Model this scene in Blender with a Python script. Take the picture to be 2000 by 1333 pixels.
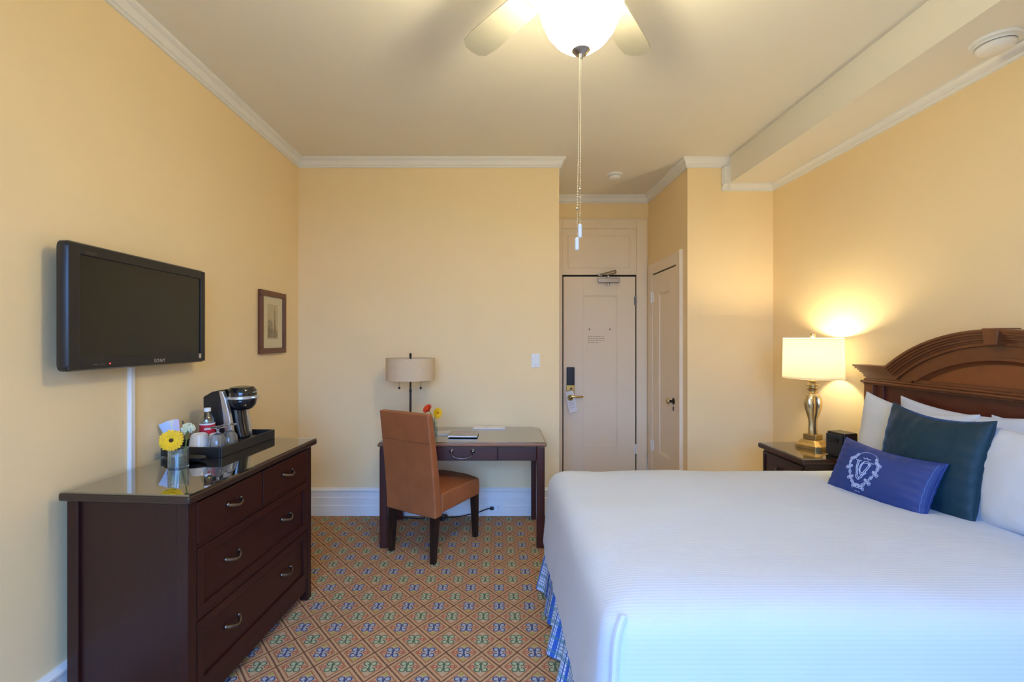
import bpy, bmesh, math, random
from mathutils import Vector, Matrix

random.seed(7)
PI = math.pi
scene = bpy.context.scene
C = scene.collection
for o in list(bpy.data.objects):
    bpy.data.objects.remove(o)

# ---------------------------------------------------------------- camera, sky, exposure
CAM_H = 1.47
cam_data = bpy.data.cameras.new('camera')
cam = bpy.data.objects.new('camera', cam_data)
C.objects.link(cam)
cam.location = (0, 0, CAM_H)
cam.rotation_euler = (PI / 2, 0, 0)
cam_data.sensor_width = 36.0
cam_data.lens = 16.2
cam_data.shift_x = 28 / 2000
cam_data.shift_y = -2.5 / 2000
cam_data.clip_start = 0.02
scene.camera = cam

SKY_STRENGTH = 19.5
world = bpy.data.worlds.new('world')
scene.world = world
world.use_nodes = True
wn = world.node_tree
wn.nodes.clear()
w_out = wn.nodes.new('ShaderNodeOutputWorld')
w_bg = wn.nodes.new('ShaderNodeBackground')
w_tc = wn.nodes.new('ShaderNodeTexCoord')
w_sep = wn.nodes.new('ShaderNodeSeparateXYZ')
w_ramp = wn.nodes.new('ShaderNodeValToRGB')
wn.links.new(w_tc.outputs['Generated'], w_sep.inputs[0])
wn.links.new(w_sep.outputs['Z'], w_ramp.inputs[0])
w_ramp.color_ramp.elements[0].position = 0.0
w_ramp.color_ramp.elements[0].color = (0.06, 0.075, 0.09, 1)
w_ramp.color_ramp.elements[1].position = 0.03
w_ramp.color_ramp.elements[1].color = (0.21 * 0.55, 0.44 * 0.55, 0.55, 1)
e_ = w_ramp.color_ramp.elements.new(1.0)          # overcast law: zenith brighter than the horizon
e_.color = (0.21 * 1.65, 0.44 * 1.65, 1.65, 1)
wn.links.new(w_ramp.outputs[0], w_bg.inputs['Color'])
w_bg.inputs['Strength'].default_value = SKY_STRENGTH
wn.links.new(w_bg.outputs[0], w_out.inputs[0])

WIN = (-1.30, 1.10, 0.35, 2.85)     # window opening in the rear wall: x0, x1, z0, z1
REAR_Y = -1.7
pd = bpy.data.lights.new('window_portal', 'AREA')
pd.shape = 'RECTANGLE'
pd.size = WIN[1] - WIN[0]
pd.size_y = WIN[3] - WIN[2]
pd.cycles.is_portal = True
po = bpy.data.objects.new('window_portal', pd)
C.objects.link(po)
po.location = ((WIN[0] + WIN[1]) / 2, REAR_Y - 0.02, (WIN[2] + WIN[3]) / 2)
po.rotation_euler = (PI / 2, 0, 0)

FAN_EMIT = 42.0
FAN_BULB_W = 26.0
BEDSIDE_W = 16.5
vs = scene.view_settings
vs.view_transform = 'Standard'
vs.look = 'None'
vs.exposure = 0.25
vs.gamma = 1.0
vs.use_curve_mapping = False
scene.cycles.use_denoising = True
scene.cycles.max_bounces = 10
scene.cycles.diffuse_bounces = 6
scene.cycles.transparent_max_bounces = 16
scene.cycles.sample_clamp_indirect = 6.0
scene.cycles.caustics_reflective = False
scene.cycles.caustics_refractive = False

# ---------------------------------------------------------------- node helpers
def lin(r, g, b):
    def f(c):
        c /= 255.0
        return c / 12.92 if c <= 0.04045 else ((c + 0.055) / 1.055) ** 2.4
    return (f(r), f(g), f(b), 1.0)

class E:
    """arithmetic on shader sockets"""
    nt = None
    def __init__(self, s):
        self.s = s
    @staticmethod
    def op(name, *a):
        n = E.nt.nodes.new('ShaderNodeMath')
        n.operation = name
        for i, v in enumerate(a):
            if isinstance(v, E):
                E.nt.links.new(v.s, n.inputs[i])
            else:
                n.inputs[i].default_value = float(v)
        return E(n.outputs[0])
    def __add__(s, o): return E.op('ADD', s, o)
    def __sub__(s, o): return E.op('SUBTRACT', s, o)
    def __rsub__(s, o): return E.op('SUBTRACT', o, s)
    def __mul__(s, o): return E.op('MULTIPLY', s, o)
    def __truediv__(s, o): return E.op('DIVIDE', s, o)
    def __lt__(s, o): return E.op('LESS_THAN', s, o)
    def __gt__(s, o): return E.op('GREATER_THAN', s, o)
    def abs(s): return E.op('ABSOLUTE', s)
    def sqrt(s): return E.op('SQRT', s)
    def round(s): return E.op('ROUND', s)
    def fract(s): return E.op('FRACT', s)
    def max(s, o): return E.op('MAXIMUM', s, o)
    def min(s, o): return E.op('MINIMUM', s, o)

def new_mat(name):
    m = bpy.data.materials.new(name)
    m.use_nodes = True
    nt = m.node_tree
    b = nt.nodes['Principled BSDF']
    return m, nt, b

def texco(nt, kind='Object', scale=(1, 1, 1)):
    tc = nt.nodes.new('ShaderNodeTexCoord')
    mp = nt.nodes.new('ShaderNodeMapping')
    mp.inputs['Scale'].default_value = scale
    nt.links.new(tc.outputs[kind], mp.inputs['Vector'])
    return mp.outputs['Vector']

def mixc(nt, fac, a, b):
    n = nt.nodes.new('ShaderNodeMix')
    n.data_type = 'RGBA'
    if isinstance(fac, E): nt.links.new(fac.s, n.inputs[0])
    elif isinstance(fac, (int, float)): n.inputs[0].default_value = fac
    else: nt.links.new(fac, n.inputs[0])
    for i, v in ((6, a), (7, b)):
        if isinstance(v, tuple): n.inputs[i].default_value = v
        else: nt.links.new(v, n.inputs[i])
    return n.outputs[2]

def noise(nt, vec, scale, detail=3, rough=0.5):
    n = nt.nodes.new('ShaderNodeTexNoise')
    n.inputs['Scale'].default_value = scale
    n.inputs['Detail'].default_value = detail
    n.inputs['Roughness'].default_value = rough
    nt.links.new(vec, n.inputs['Vector'])
    return n.outputs[0]

def bump(nt, b, height, strength=0.2, dist=0.002):
    n = nt.nodes.new('ShaderNodeBump')
    n.inputs['Strength'].default_value = strength
    n.inputs['Distance'].default_value = dist
    nt.links.new(height, n.inputs['Height'])
    nt.links.new(n.outputs[0], b.inputs['Normal'])

def plain(name, col, rough=0.5, metal=0.0, spec=0.5, var=0.04, scale=20, bmp=0.0, bscale=200, coat=0.0, sheen=0.0, sheen_col=None, emit=None, aniso=(1, 1, 1)):
    m, nt, b = new_mat(name)
    v = texco(nt, scale=aniso)
    f = noise(nt, v, scale)
    dark = tuple(c * (1 - var * 2) for c in col[:3]) + (1,)
    lite = tuple(min(1, c * (1 + var * 2)) for c in col[:3]) + (1,)
    nt.links.new(mixc(nt, f, dark, lite), b.inputs['Base Color'])
    b.inputs['Roughness'].default_value = rough
    b.inputs['Metallic'].default_value = metal
    b.inputs['Specular IOR Level'].default_value = spec
    b.inputs['Coat Weight'].default_value = coat
    b.inputs['Coat Roughness'].default_value = 0.05
    if sheen:
        b.inputs['Sheen Weight'].default_value = sheen
        b.inputs['Sheen Roughness'].default_value = 0.35
        if sheen_col: b.inputs['Sheen Tint'].default_value = sheen_col
    if bmp:
        bump(nt, b, noise(nt, v, bscale, 2), bmp)
    if emit:
        b.inputs['Emission Color'].default_value = emit[0]
        b.inputs['Emission Strength'].default_value = emit[1]
    return m

def wood(name, c1, c2, stretch=(4, 4, 40), rough=0.35, coat=0.25, spec=0.5):
    m, nt, b = new_mat(name)
    v = texco(nt, scale=stretch)
    f1 = noise(nt, v, 1.6, 6, 0.62)
    v2 = texco(nt, scale=tuple(s * 5 for s in stretch))
    f2 = noise(nt, v2, 2.0, 3)
    base = mixc(nt, f1, c1, c2)
    dk = tuple(c * 0.6 for c in c1[:3]) + (1,)
    E.nt = nt
    fac = (E(f2) - 0.5) * 1.2
    fac = fac.max(0.0)
    nt.links.new(mixc(nt, fac, base, dk), b.inputs['Base Color'])
    b.inputs['Roughness'].default_value = rough
    b.inputs['Specular IOR Level'].default_value = spec
    b.inputs['Coat Weight'].default_value = coat
    b.inputs['Coat Roughness'].default_value = 0.12
    bump(nt, b, f2, 0.06, 0.001)
    return m

def thin_glass(name, tint=(0.95, 0.97, 0.96, 1), ior=1.5, rough=0.0, extra=0.0):
    m = bpy.data.materials.new(name)
    m.use_nodes = True
    nt = m.node_tree
    nt.nodes.clear()
    out = nt.nodes.new('ShaderNodeOutputMaterial')
    tr = nt.nodes.new('ShaderNodeBsdfTransparent')
    gl = nt.nodes.new('ShaderNodeBsdfGlossy')
    fr = nt.nodes.new('ShaderNodeFresnel')
    mx = nt.nodes.new('ShaderNodeMixShader')
    fr.inputs['IOR'].default_value = ior
    tr.inputs['Color'].default_value = tint
    gl.inputs['Roughness'].default_value = rough
    E.nt = nt
    geo = nt.nodes.new('ShaderNodeNewGeometry')
    f0_ = E(fr.outputs[0])
    f = ((f0_ * 2.0) / (f0_ + 1.0) + extra).min(1.0) * (1.0 - E(geo.outputs['Backfacing']))   # both faces of the sheet, counted once
    nt.links.new(f.s, mx.inputs[0])
    nt.links.new(tr.outputs[0], mx.inputs[1])
    nt.links.new(gl.outputs[0], mx.inputs[2])
    nt.links.new(mx.outputs[0], out.inputs[0])
    return m

# ---------------------------------------------------------------- mesh helpers
class MB:
    def __init__(self):
        self.v = []
        self.f = []
    def add(self, vs_, fs_):
        b = len(self.v)
        self.v += [tuple(p) for p in vs_]
        self.f += [tuple(i + b for i in f) for f in fs_]
        return self
    def box(self, x0, x1, y0, y1, z0, z1):
        return self.add([(x0, y0, z0), (x1, y0, z0), (x1, y1, z0), (x0, y1, z0),
                         (x0, y0, z1), (x1, y0, z1), (x1, y1, z1), (x0, y1, z1)],
                        [(0, 3, 2, 1), (4, 5, 6, 7), (0, 1, 5, 4), (1, 2, 6, 5), (2, 3, 7, 6), (3, 0, 4, 7)])
    def taper(self, c0, s0, c1, s1):
        """box between two rectangles: centre/size at the bottom and at the top"""
        p = []
        for (x, y, z), (sx, sy) in ((c0, s0), (c1, s1)):
            p += [(x - sx / 2, y - sy / 2, z), (x + sx / 2, y - sy / 2, z), (x + sx / 2, y + sy / 2, z), (x - sx / 2, y + sy / 2, z)]
        return self.add(p, [(0, 3, 2, 1), (4, 5, 6, 7), (0, 1, 5, 4), (1, 2, 6, 5), (2, 3, 7, 6), (3, 0, 4, 7)])
    def lathe(self, prof, n=32, c=(0, 0, 0), rfun=None, cap=True):
        vs_, fs_ = [], []
        for r, z in prof:
            for k in range(n):
                a = 2 * PI * k / n
                rr = r * (rfun(a, z) if rfun else 1)
                vs_.append((c[0] + rr * math.cos(a), c[1] + rr * math.sin(a), c[2] + z))
        for i in range(len(prof) - 1):
            for k in range(n):
                k2 = (k + 1) % n
                fs_.append((i * n + k, i * n + k2, (i + 1) * n + k2, (i + 1) * n + k))
        if cap:
            if prof[0][0] > 1e-6: fs_.append(tuple(reversed(range(n))))
            if prof[-1][0] > 1e-6: fs_.append(tuple(range((len(prof) - 1) * n, len(prof) * n)))
        return self.add(vs_, fs_)
    def tube(self, path, r, n=8, cap=True):
        path = [Vector(p) for p in path]
        vs_, fs_ = [], []
        up = None
        m = len(path)
        for i, p in enumerate(path):
            t = (path[min(i + 1, m - 1)] - path[max(i - 1, 0)]).normalized()
            if up is None:
                ref = Vector((0, 0, 1)) if abs(t.z) < 0.9 else Vector((1, 0, 0))
                up = t.cross(ref).normalized()
            else:
                up = (up - t * up.dot(t)).normalized()
            w = t.cross(up)
            rr = r[i] if isinstance(r, (list, tuple)) else r
            for k in range(n):
                a = 2 * PI * k / n
                vs_.append(p + (up * math.cos(a) + w * math.sin(a)) * rr)
        for i in range(m - 1):
            for k in range(n):
                k2 = (k + 1) % n
                fs_.append((i * n + k, i * n + k2, (i + 1) * n + k2, (i + 1) * n + k))
        if cap:
            fs_.append(tuple(reversed(range(n))))
            fs_.append(tuple(range((m - 1) * n, m * n)))
        return self.add(vs_, fs_)
    def prism(self, outline, a0, a1, axis='y'):
        """outline of 2-D points extruded along an axis between a0 and a1"""
        n = len(outline)
        def P(u, v, a):
            return {'y': (u, a, v), 'x': (a, u, v), 'z': (u, v, a)}[axis]
        vs_ = [P(u, v, a0) for u, v in outline] + [P(u, v, a1) for u, v in outline]
        fs_ = [tuple(range(n)), tuple(reversed(range(n, 2 * n)))]
        for k in range(n):
            k2 = (k + 1) % n
            fs_.append((k2, k, n + k, n + k2))
        return self.add(vs_, fs_)
    def grid(self, rows, close_u=False):
        """rows of points, all of one length"""
        n = len(rows[0])
        vs_ = [p for r in rows for p in r]
        fs_ = []
        for i in range(len(rows) - 1):
            for k in range(n if close_u else n - 1):
                k2 = (k + 1) % n
                fs_.append((i * n + k, i * n + k2, (i + 1) * n + k2, (i + 1) * n + k))
        return self.add(vs_, fs_)
    def sphere(self, c, r, n=16, m=10, sz=1.0):
        prof = [(max(1e-5, r * math.sin(PI * i / m)), -r * sz * math.cos(PI * i / m)) for i in range(m + 1)]
        return self.lathe(prof, n, c, cap=False)
    def sweep(self, path, prof, closed=False):
        """moulding: path of (x, y) with the room on the left; prof of (offset into room, z)"""
        n = len(path)
        rows = []
        for i in range(n):
            p = Vector(path[i])
            a = Vector(path[i]) - Vector(path[i - 1]) if (i > 0 or closed) else None
            b = Vector(path[(i + 1) % n]) - p if (i < n - 1 or closed) else None
            if a is None: a = b
            if b is None: b = a
            a = a.normalized(); b = b.normalized()
            na = Vector((-a.y, a.x)); nb = Vector((-b.y, b.x))
            mv = na + nb
            mv = mv / max(1e-6, mv.dot(na))
            rows.append([(p.x + mv.x * d, p.y + mv.y * d, z) for d, z in prof])
        if closed: rows.append(rows[0])
        self.grid(rows, close_u=True)
        if not closed:
            m = len(prof); b0 = len(self.v) - m * len(rows)
            self.f.append(tuple(b0 + k for k in reversed(range(m))))
            self.f.append(tuple(b0 + (len(rows) - 1) * m + k for k in range(m)))
        return self
    def join(self, o):
        return self.add(o.v, o.f)
    def xf(self, M):
        self.v = [tuple(M @ Vector(p)) for p in self.v]
        return self
    def build(self, name, mat, parent=None, bevel=0.0, seg=2, smooth=True, angle=38, recalc=True):
        me = bpy.data.meshes.new(name)
        bm = bmesh.new()
        vv = [bm.verts.new(p) for p in self.v]
        for f in self.f:
            try:
                bm.faces.new([vv[i] for i in f])
            except ValueError:
                pass
        if recalc:
            bmesh.ops.recalc_face_normals(bm, faces=bm.faces[:])
        if bevel > 0:
            ed = [e for e in bm.edges if len(e.link_faces) == 2 and e.calc_face_angle(0) > math.radians(30)]
            bmesh.ops.bevel(bm, geom=ed, offset=bevel, segments=seg, profile=0.5, affect='EDGES', clamp_overlap=True)
        bm.to_mesh(me)
        bm.free()
        if smooth:
            for p in me.polygons: p.use_smooth = True
            me.set_sharp_from_angle(angle=math.radians(max(angle, 50) if bevel > 0 else angle))
        me.materials.append(mat)
        o = bpy.data.objects.new(name, me)
        C.objects.link(o)
        if parent is not None: o.parent = parent
        if bevel > 0 and smooth:
            wnm = o.modifiers.new('weighted_normal', 'WEIGHTED_NORMAL')
            wnm.keep_sharp = True
        return o

def thing(name, label, cat, loc=(0, 0, 0), rotz=0.0, group=None, rot=None):
    o = bpy.data.objects.new(name, None)
    C.objects.link(o)
    o.empty_display_size = 0.05
    o.location = loc
    o.rotation_euler = rot if rot else (0, 0, rotz)
    o['label'] = label
    o['category'] = cat
    if group: o['group'] = group
    return o

def tag(o, label, cat, group=None):
    o['label'] = label
    o['category'] = cat
    if group: o['group'] = group
    return o

def struct(o):
    o['kind'] = 'structure'
    return o

def sempty(name, loc=(0, 0, 0), rotz=0.0):
    o = bpy.data.objects.new(name, None)
    C.objects.link(o)
    o.location = loc
    o.rotation_euler = (0, 0, rotz)
    o['kind'] = 'structure'
    return o

def arc(cx, cy, r, a0, a1, n, rx=None):
    rx = rx or r
    return [(cx + rx * math.cos(math.radians(a0 + (a1 - a0) * i / n)), cy + r * math.sin(math.radians(a0 + (a1 - a0) * i / n))) for i in range(n + 1)]

# ---------------------------------------------------------------- materials
M = {}
M['wall'] = plain('cream_wall_paint', (0.89, 0.70, 0.405, 1), rough=0.55, spec=0.3, var=0.015, scale=3, bmp=0.12, bscale=120)
M['ceiling'] = plain('ceiling_paint', (0.82, 0.78, 0.68, 1), rough=0.7, spec=0.2, var=0.01, scale=3, bmp=0.05, bscale=100)
M['trim'] = plain('white_trim_paint', (0.82, 0.81, 0.77, 1), rough=0.35, spec=0.4, var=0.01, scale=6)
M['door'] = plain('warm_light_tinted_door_paint', (0.88, 0.75, 0.56, 1), rough=0.4, spec=0.4, var=0.012, scale=5)  # white paint made creamier: the alcove's warm bounced light is in the colour
M['white'] = plain('white_plastic', (0.82, 0.82, 0.80, 1), rough=0.35, var=0.01)
M['black'] = plain('black_plastic', (0.012, 0.012, 0.014, 1), rough=0.35, var=0.05)
M['black_gloss'] = plain('black_gloss_plastic', (0.008, 0.009, 0.012, 1), rough=0.12, var=0.05, coat=0.3)
M['tray'] = plain('black_leather', (0.016, 0.015, 0.015, 1), rough=0.38, var=0.1, bmp=0.15, bscale=400)
M['screen'] = plain('tv_screen', (0.012, 0.012, 0.010, 1), rough=0.22, spec=0.45, var=0.02)
M['silver'] = plain('silver_plastic', (0.62, 0.62, 0.63, 1), rough=0.28, metal=0.85, var=0.02)
M['pewter'] = plain('pewter_metal', (0.20, 0.175, 0.16, 1), rough=0.3, metal=1.0, var=0.1, scale=60)
M['nickel'] = plain('nickel_metal', (0.50, 0.47, 0.44, 1), rough=0.3, metal=1.0, var=0.03)
M['brass'] = plain('brass_metal', (0.72, 0.48, 0.16, 1), rough=0.25, metal=1.0, var=0.05)
M['gold'] = plain('antique_gold', (0.55, 0.40, 0.17, 1), rough=0.32, metal=0.9, var=0.15, scale=30)
M['gold_glass'] = plain('mercury_glass', (0.78, 0.64, 0.38, 1), rough=0.2, metal=0.95, var=0.12, scale=25)
M['bronze'] = plain('dark_bronze', (0.045, 0.030, 0.022, 1), rough=0.4, metal=0.6, var=0.05)
M['dresser'] = wood('dark_cherry_wood', lin(54, 20, 15), lin(36, 14, 11), (30, 30, 3), 0.42, 0.06, 0.35)
M['dresser_h'] = wood('dark_cherry_wood_cross', lin(58, 20, 14), lin(38, 14, 11), (3, 30, 30), 0.40, 0.08, 0.35)
M['dresser_top'] = wood('dark_cherry_top', lin(52, 34, 26), lin(40, 26, 20), (3, 30, 30), 0.3, 0.2)
M['desk'] = wood('mahogany_desk_wood', lin(74, 31, 21), lin(52, 22, 16), (3, 30, 30), 0.38, 0.2)
M['desk_edge'] = wood('worn_desk_edge', lin(156, 108, 70), lin(104, 62, 38), (3, 30, 30), 0.4, 0.2)
M['headboard'] = wood('walnut_headboard', lin(124, 70, 34), lin(92, 48, 22), (20, 2.5, 20), 0.35, 0.25)
M['headboard_red'] = wood('walnut_lower_panel', lin(100, 44, 26), lin(74, 32, 20), (20, 2.5, 20), 0.33, 0.25)
M['headboard_panel'] = wood('burl_panel', lin(148, 84, 36), lin(112, 58, 24), (9, 3.5, 9), 0.35, 0.25)
M['nightstand'] = wood('nightstand_wood', lin(60, 27, 20), lin(44, 20, 16), (3, 30, 30), 0.36, 0.25)
M['leg_dark'] = wood('espresso_leg_wood', lin(34, 19, 16), lin(24, 14, 12), (30, 30, 3), 0.35, 0.2)
M['glass'] = thin_glass('clear_glass', (0.93, 0.95, 0.94, 1), 1.45, 0.0, 0.02)
M['plate_glass'] = thin_glass('plate_glass', (0.86, 0.92, 0.89, 1), 1.9, 0.0, 0.20)
M['bottle_plastic'] = thin_glass('clear_bottle_plastic', (0.88, 0.91, 0.94, 1), 1.5, 0.08, 0.12)
M['pic_glass'] = thin_glass('picture_glass', (0.97, 0.98, 0.97, 1), 1.22)
M['pane'] = thin_glass('window_pane', (0.98, 0.99, 0.99, 1), 1.2, 0.0, 0.0)
M['water'] = thin_glass('water', (0.88, 0.95, 0.88, 1), 1.33)
M['leather'] = plain('tan_leather', lin(158, 94, 56), rough=0.42, var=0.13, scale=7, bmp=0.18, bscale=180)
M['stitch'] = plain('leather_seam', lin(120, 72, 42), rough=0.6)
M['linen_shade'] = plain('linen_lamp_shade', lin(214, 192, 160), rough=0.9, spec=0.1, var=0.06, scale=160, bmp=0.1, bscale=300, aniso=(1, 1, 0.2))
M['petal_yellow'] = plain('yellow_petal', lin(250, 196, 10), rough=0.5, var=0.08, scale=60)
M['petal_red'] = plain('orange_red_petal', lin(220, 62, 24), rough=0.5, var=0.1, scale=60)
M['petal_white'] = plain('cream_petal', lin(240, 240, 214), rough=0.5, var=0.04, scale=60)
M['petal_eye'] = plain('dark_flower_eye', lin(62, 34, 10), rough=0.8, var=0.2, scale=300)
M['eye_orange'] = plain('orange_flower_eye', lin(200, 96, 16), rough=0.8, var=0.2, scale=300)
M['stem'] = plain('green_stem', lin(98, 132, 62), rough=0.5, var=0.1)
M['porcelain'] = plain('white_porcelain', (0.84, 0.84, 0.83, 1), rough=0.18, var=0.01)
M['paper'] = plain('white_paper', (0.80, 0.81, 0.83, 1), rough=0.7, spec=0.2, var=0.02)
M['pillow'] = plain('daylight_tinted_white_pillowcase', (0.62, 0.65, 0.70, 1), rough=0.85, spec=0.1, var=0.01, bmp=0.1, bscale=18, sheen=0.2)  # white cloth, with the blue of the daylight put into its colour
M['red_label'] = plain('red_bottle_label', lin(190, 30, 58), rough=0.4, var=0.06, scale=60)
M['white_label'] = plain('white_label', (0.8, 0.8, 0.82, 1), rough=0.4)
M['frame_wood'] = wood('picture_frame_wood', lin(112, 60, 26), lin(84, 42, 18), (20, 20, 4), 0.4, 0.2)
M['mat_board'] = plain('cream_mat_board', lin(232, 216, 182), rough=0.9, var=0.01)
M['led'] = plain('red_led', (0.8, 0.03, 0.02, 1), rough=0.4, emit=((1, 0.05, 0.03, 1), 3.0))
M['cord'] = plain('black_cord', (0.014, 0.013, 0.013, 1), rough=0.5)
M['gap'] = plain('dark_gap', (0.02, 0.015, 0.012, 1), rough=0.9)
M['thread'] = plain('pale_blue_thread', lin(186, 198, 228), rough=0.8, var=0.03)
M['chain'] = plain('ball_chain_metal', (0.62, 0.58, 0.46, 1), rough=0.35, metal=0.7)
M['fob'] = plain('white_fob', (0.85, 0.85, 0.84, 1), rough=0.3)
M['blade'] = plain('fan_blade_tan', (0.42, 0.40, 0.33, 1), rough=0.5, var=0.03)
M['fan_white'] = plain('fan_white_enamel', (0.80, 0.77, 0.68, 1), rough=0.4, var=0.01)

# glowing frosted bowl of the ceiling light
M['bowl'] = plain('lit_frosted_bowl', (0.85, 0.82, 0.72, 1), rough=0.4, emit=((1.0, 0.87, 0.54, 1), FAN_EMIT))

# lamp shade that lets the bulb's light through
m = bpy.data.materials.new('white_fabric_shade'); m.use_nodes = True
nt = m.node_tree; nt.nodes.clear()
out = nt.nodes.new('ShaderNodeOutputMaterial'); df = nt.nodes.new('ShaderNodeBsdfDiffuse'); tl = nt.nodes.new('ShaderNodeBsdfTranslucent'); mx = nt.nodes.new('ShaderNodeMixShader')
v = texco(nt, scale=(1, 1, 0.3))
cc = mixc(nt, noise(nt, v, 220), (0.80, 0.77, 0.70, 1), (0.86, 0.83, 0.77, 1))
nt.links.new(cc, df.inputs[0]); nt.links.new(cc, tl.inputs[0])
mx.inputs[0].default_value = 0.91
nt.links.new(df.outputs[0], mx.inputs[1]); nt.links.new(tl.outputs[0], mx.inputs[2]); nt.links.new(mx.outputs[0], out.inputs[0])
M['shade'] = m
M['bulb'] = plain('lit_bulb', (0.9, 0.9, 0.85, 1), rough=0.4, emit=((1.0, 0.86, 0.55, 1), 30.0))

# patterned carpet
m, nt, b = new_mat('trellis_carpet'); E.nt = nt
tc = nt.nodes.new('ShaderNodeTexCoord'); sp = nt.nodes.new('ShaderNodeSeparateXYZ')
wob = nt.nodes.new('ShaderNodeTexNoise'); wob.inputs['Scale'].default_value = 90
nt.links.new(tc.outputs['Object'], sp.inputs[0]); nt.links.new(tc.outputs['Object'], wob.inputs['Vector'])
wsep = nt.nodes.new('ShaderNodeSeparateXYZ'); nt.links.new(wob.outputs[1], wsep.inputs[0])
X = E(sp.outputs[0]) + (E(wsep.outputs[0]) - 0.5) * 0.006
Y = E(sp.outputs[1]) + (E(wsep.outputs[1]) - 0.5) * 0.006
p = (X + 0.493) / 0.167
q = (Y - 2.165) / 0.189
s = p + q; t = p - q
rs = s.round(); rt = t.round()
ls = s - rs; lt = t - rt
u = ls + lt; v_ = ls - lt
au = u.abs(); av = v_.abs()
par = ((rs - rt) * 0.5 + 0.25).fract() > 0.5          # 0: blue row, 1: green row
dmax = ls.abs().max(lt.abs())
def ell(a, ca, ra, b_, cb, rb):
    da = (a - ca) / ra; db = (b_ - cb) / rb
    return (da * da + db * db).sqrt()
tan = lin(188, 158, 124); tan2 = lin(176, 138, 102); beige = lin(198, 174, 142)
fz = noise(nt, tc.outputs['Object'], 260, 2)
col = mixc(nt, fz, tan2, tan)
col = mixc(nt, dmax < 0.33, col, mixc(nt, fz, tan, beige))
col = mixc(nt, (dmax - 0.355).abs() < 0.016, col, lin(168, 92, 58))
col = mixc(nt, (dmax - 0.425).abs() < 0.012, col, lin(214, 170, 118))
dark = mixc(nt, par, lin(66, 80, 122), lin(84, 108, 86))
lite = mixc(nt, par, lin(172, 176, 186), lin(180, 184, 148))
e1 = ell(au, 0.19, 0.17, av, 0.205, 0.145)
col = mixc(nt, e1 < 1.10, col, dark)
col = mixc(nt, e1 < 0.68, col, lite)
e2 = ell(u, 0.0, 0.055, v_, 0.0, 0.17)
col = mixc(nt, e2 < 1.0, col, dark)
e2b = ell(au, 0.10, 0.05, av, 0.06, 0.06)
col = mixc(nt, e2b < 1.0, col, lite)
e3 = ell(au, 0.47, 0.15, v_, 0.0, 0.10)
col = mixc(nt, e3 < 1.0, col, lin(168, 78, 66))
col = mixc(nt, e3 < 0.58, col, lin(206, 150, 110))
e4 = ell(u, 0.0, 0.15, av, 0.50, 0.10)
yel = (e4 < 1.0) * (1.0 - par)
col = mixc(nt, yel, col, lin(176, 162, 92))
col = mixc(nt, dmax > 0.477, col, lin(112, 66, 50))
grain = noise(nt, tc.outputs['Object'], 420, 2)
gfac = (E(grain) - 0.42).max(0.0) * 0.9
col = mixc(nt, gfac, col, lin(96, 74, 52))
nt.links.new(col, b.inputs['Base Color'])
b.inputs['Roughness'].default_value = 0.95
b.inputs['Specular IOR Level'].default_value = 0.1
bump(nt, b, grain, 0.5, 0.004)
M['carpet'] = m

# white ribbed bedspread; daylight's blue cast is mixed into its base colour
m, nt, b = new_mat('daylight_tinted_white_bedspread'); E.nt = nt
tc = nt.nodes.new('ShaderNodeTexCoord'); sp = nt.nodes.new('ShaderNodeSeparateXYZ')
nt.links.new(tc.outputs['Object'], sp.inputs[0])
rib = E.op('SINE', (E(sp.outputs[1]) + E(sp.outputs[2])) * (2 * PI / 0.014))
b.inputs['Base Color'].default_value = (0.82, 0.82, 0.83, 1)
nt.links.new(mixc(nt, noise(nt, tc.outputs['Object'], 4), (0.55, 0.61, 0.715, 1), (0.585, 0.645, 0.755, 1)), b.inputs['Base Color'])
b.inputs['Roughness'].default_value = 0.8
b.inputs['Specular IOR Level'].default_value = 0.15
b.inputs['Sheen Weight'].default_value = 0.15
h2 = E(noise(nt, tc.outputs['Object'], 7, 3)) * 2.2 + rib * 0.16
bump(nt, b, h2.s, 0.16, 0.006)
M['bedspread'] = m

# plaid bed skirt
m, nt, b = new_mat('blue_plaid_cotton'); E.nt = nt
tc = nt.nodes.new('ShaderNodeTexCoord'); sp = nt.nodes.new('ShaderNodeSeparateXYZ')
nt.links.new(tc.outputs['UV'], sp.inputs[0])
U = E(sp.outputs[0]); V = E(sp.outputs[1])
def stripe(c, period, width, off=0.0):
    return (((c + off) / period).fract() - 0.5).abs() < width
col = (0.70, 0.77, 0.84, 1)
col = mixc(nt, stripe(U, 0.016, 0.14), col, lin(96, 128, 196))
col = mixc(nt, stripe(V, 0.016, 0.14), col, lin(108, 146, 188))
col = mixc(nt, stripe(U, 0.11, 0.085), col, lin(64, 106, 194))
col = mixc(nt, stripe(U, 0.11, 0.03, 0.03), col, lin(52, 80, 156))
col = mixc(nt, stripe(V, 0.064, 0.05), col, lin(84, 140, 150))
nt.links.new(col, b.inputs['Base Color'])
b.inputs['Roughness'].default_value = 0.85
b.inputs['Specular IOR Level'].default_value = 0.1
M['plaid'] = m

# velvet cushions
def velvet(name, c1, c2, tint):
    m, nt, b = new_mat(name)
    v = texco(nt)
    nt.links.new(mixc(nt, noise(nt, v, 5, 3), c1, c2), b.inputs['Base Color'])
    b.inputs['Roughness'].default_value = 0.55
    b.inputs['Specular IOR Level'].default_value = 0.35
    b.inputs['Sheen Weight'].default_value = 0.9
    b.inputs['Sheen Roughness'].default_value = 0.3
    b.inputs['Sheen Tint'].default_value = tint
    bump(nt, b, noise(nt, v, 14, 4), 0.25, 0.02)
    return m
M['teal_velvet'] = velvet('teal_velvet', lin(16, 56, 66), lin(10, 42, 62), lin(70, 150, 245))
M['blue_velvet'] = velvet('blue_velvet', lin(42, 64, 122), lin(30, 52, 114), lin(60, 100, 210))

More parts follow.
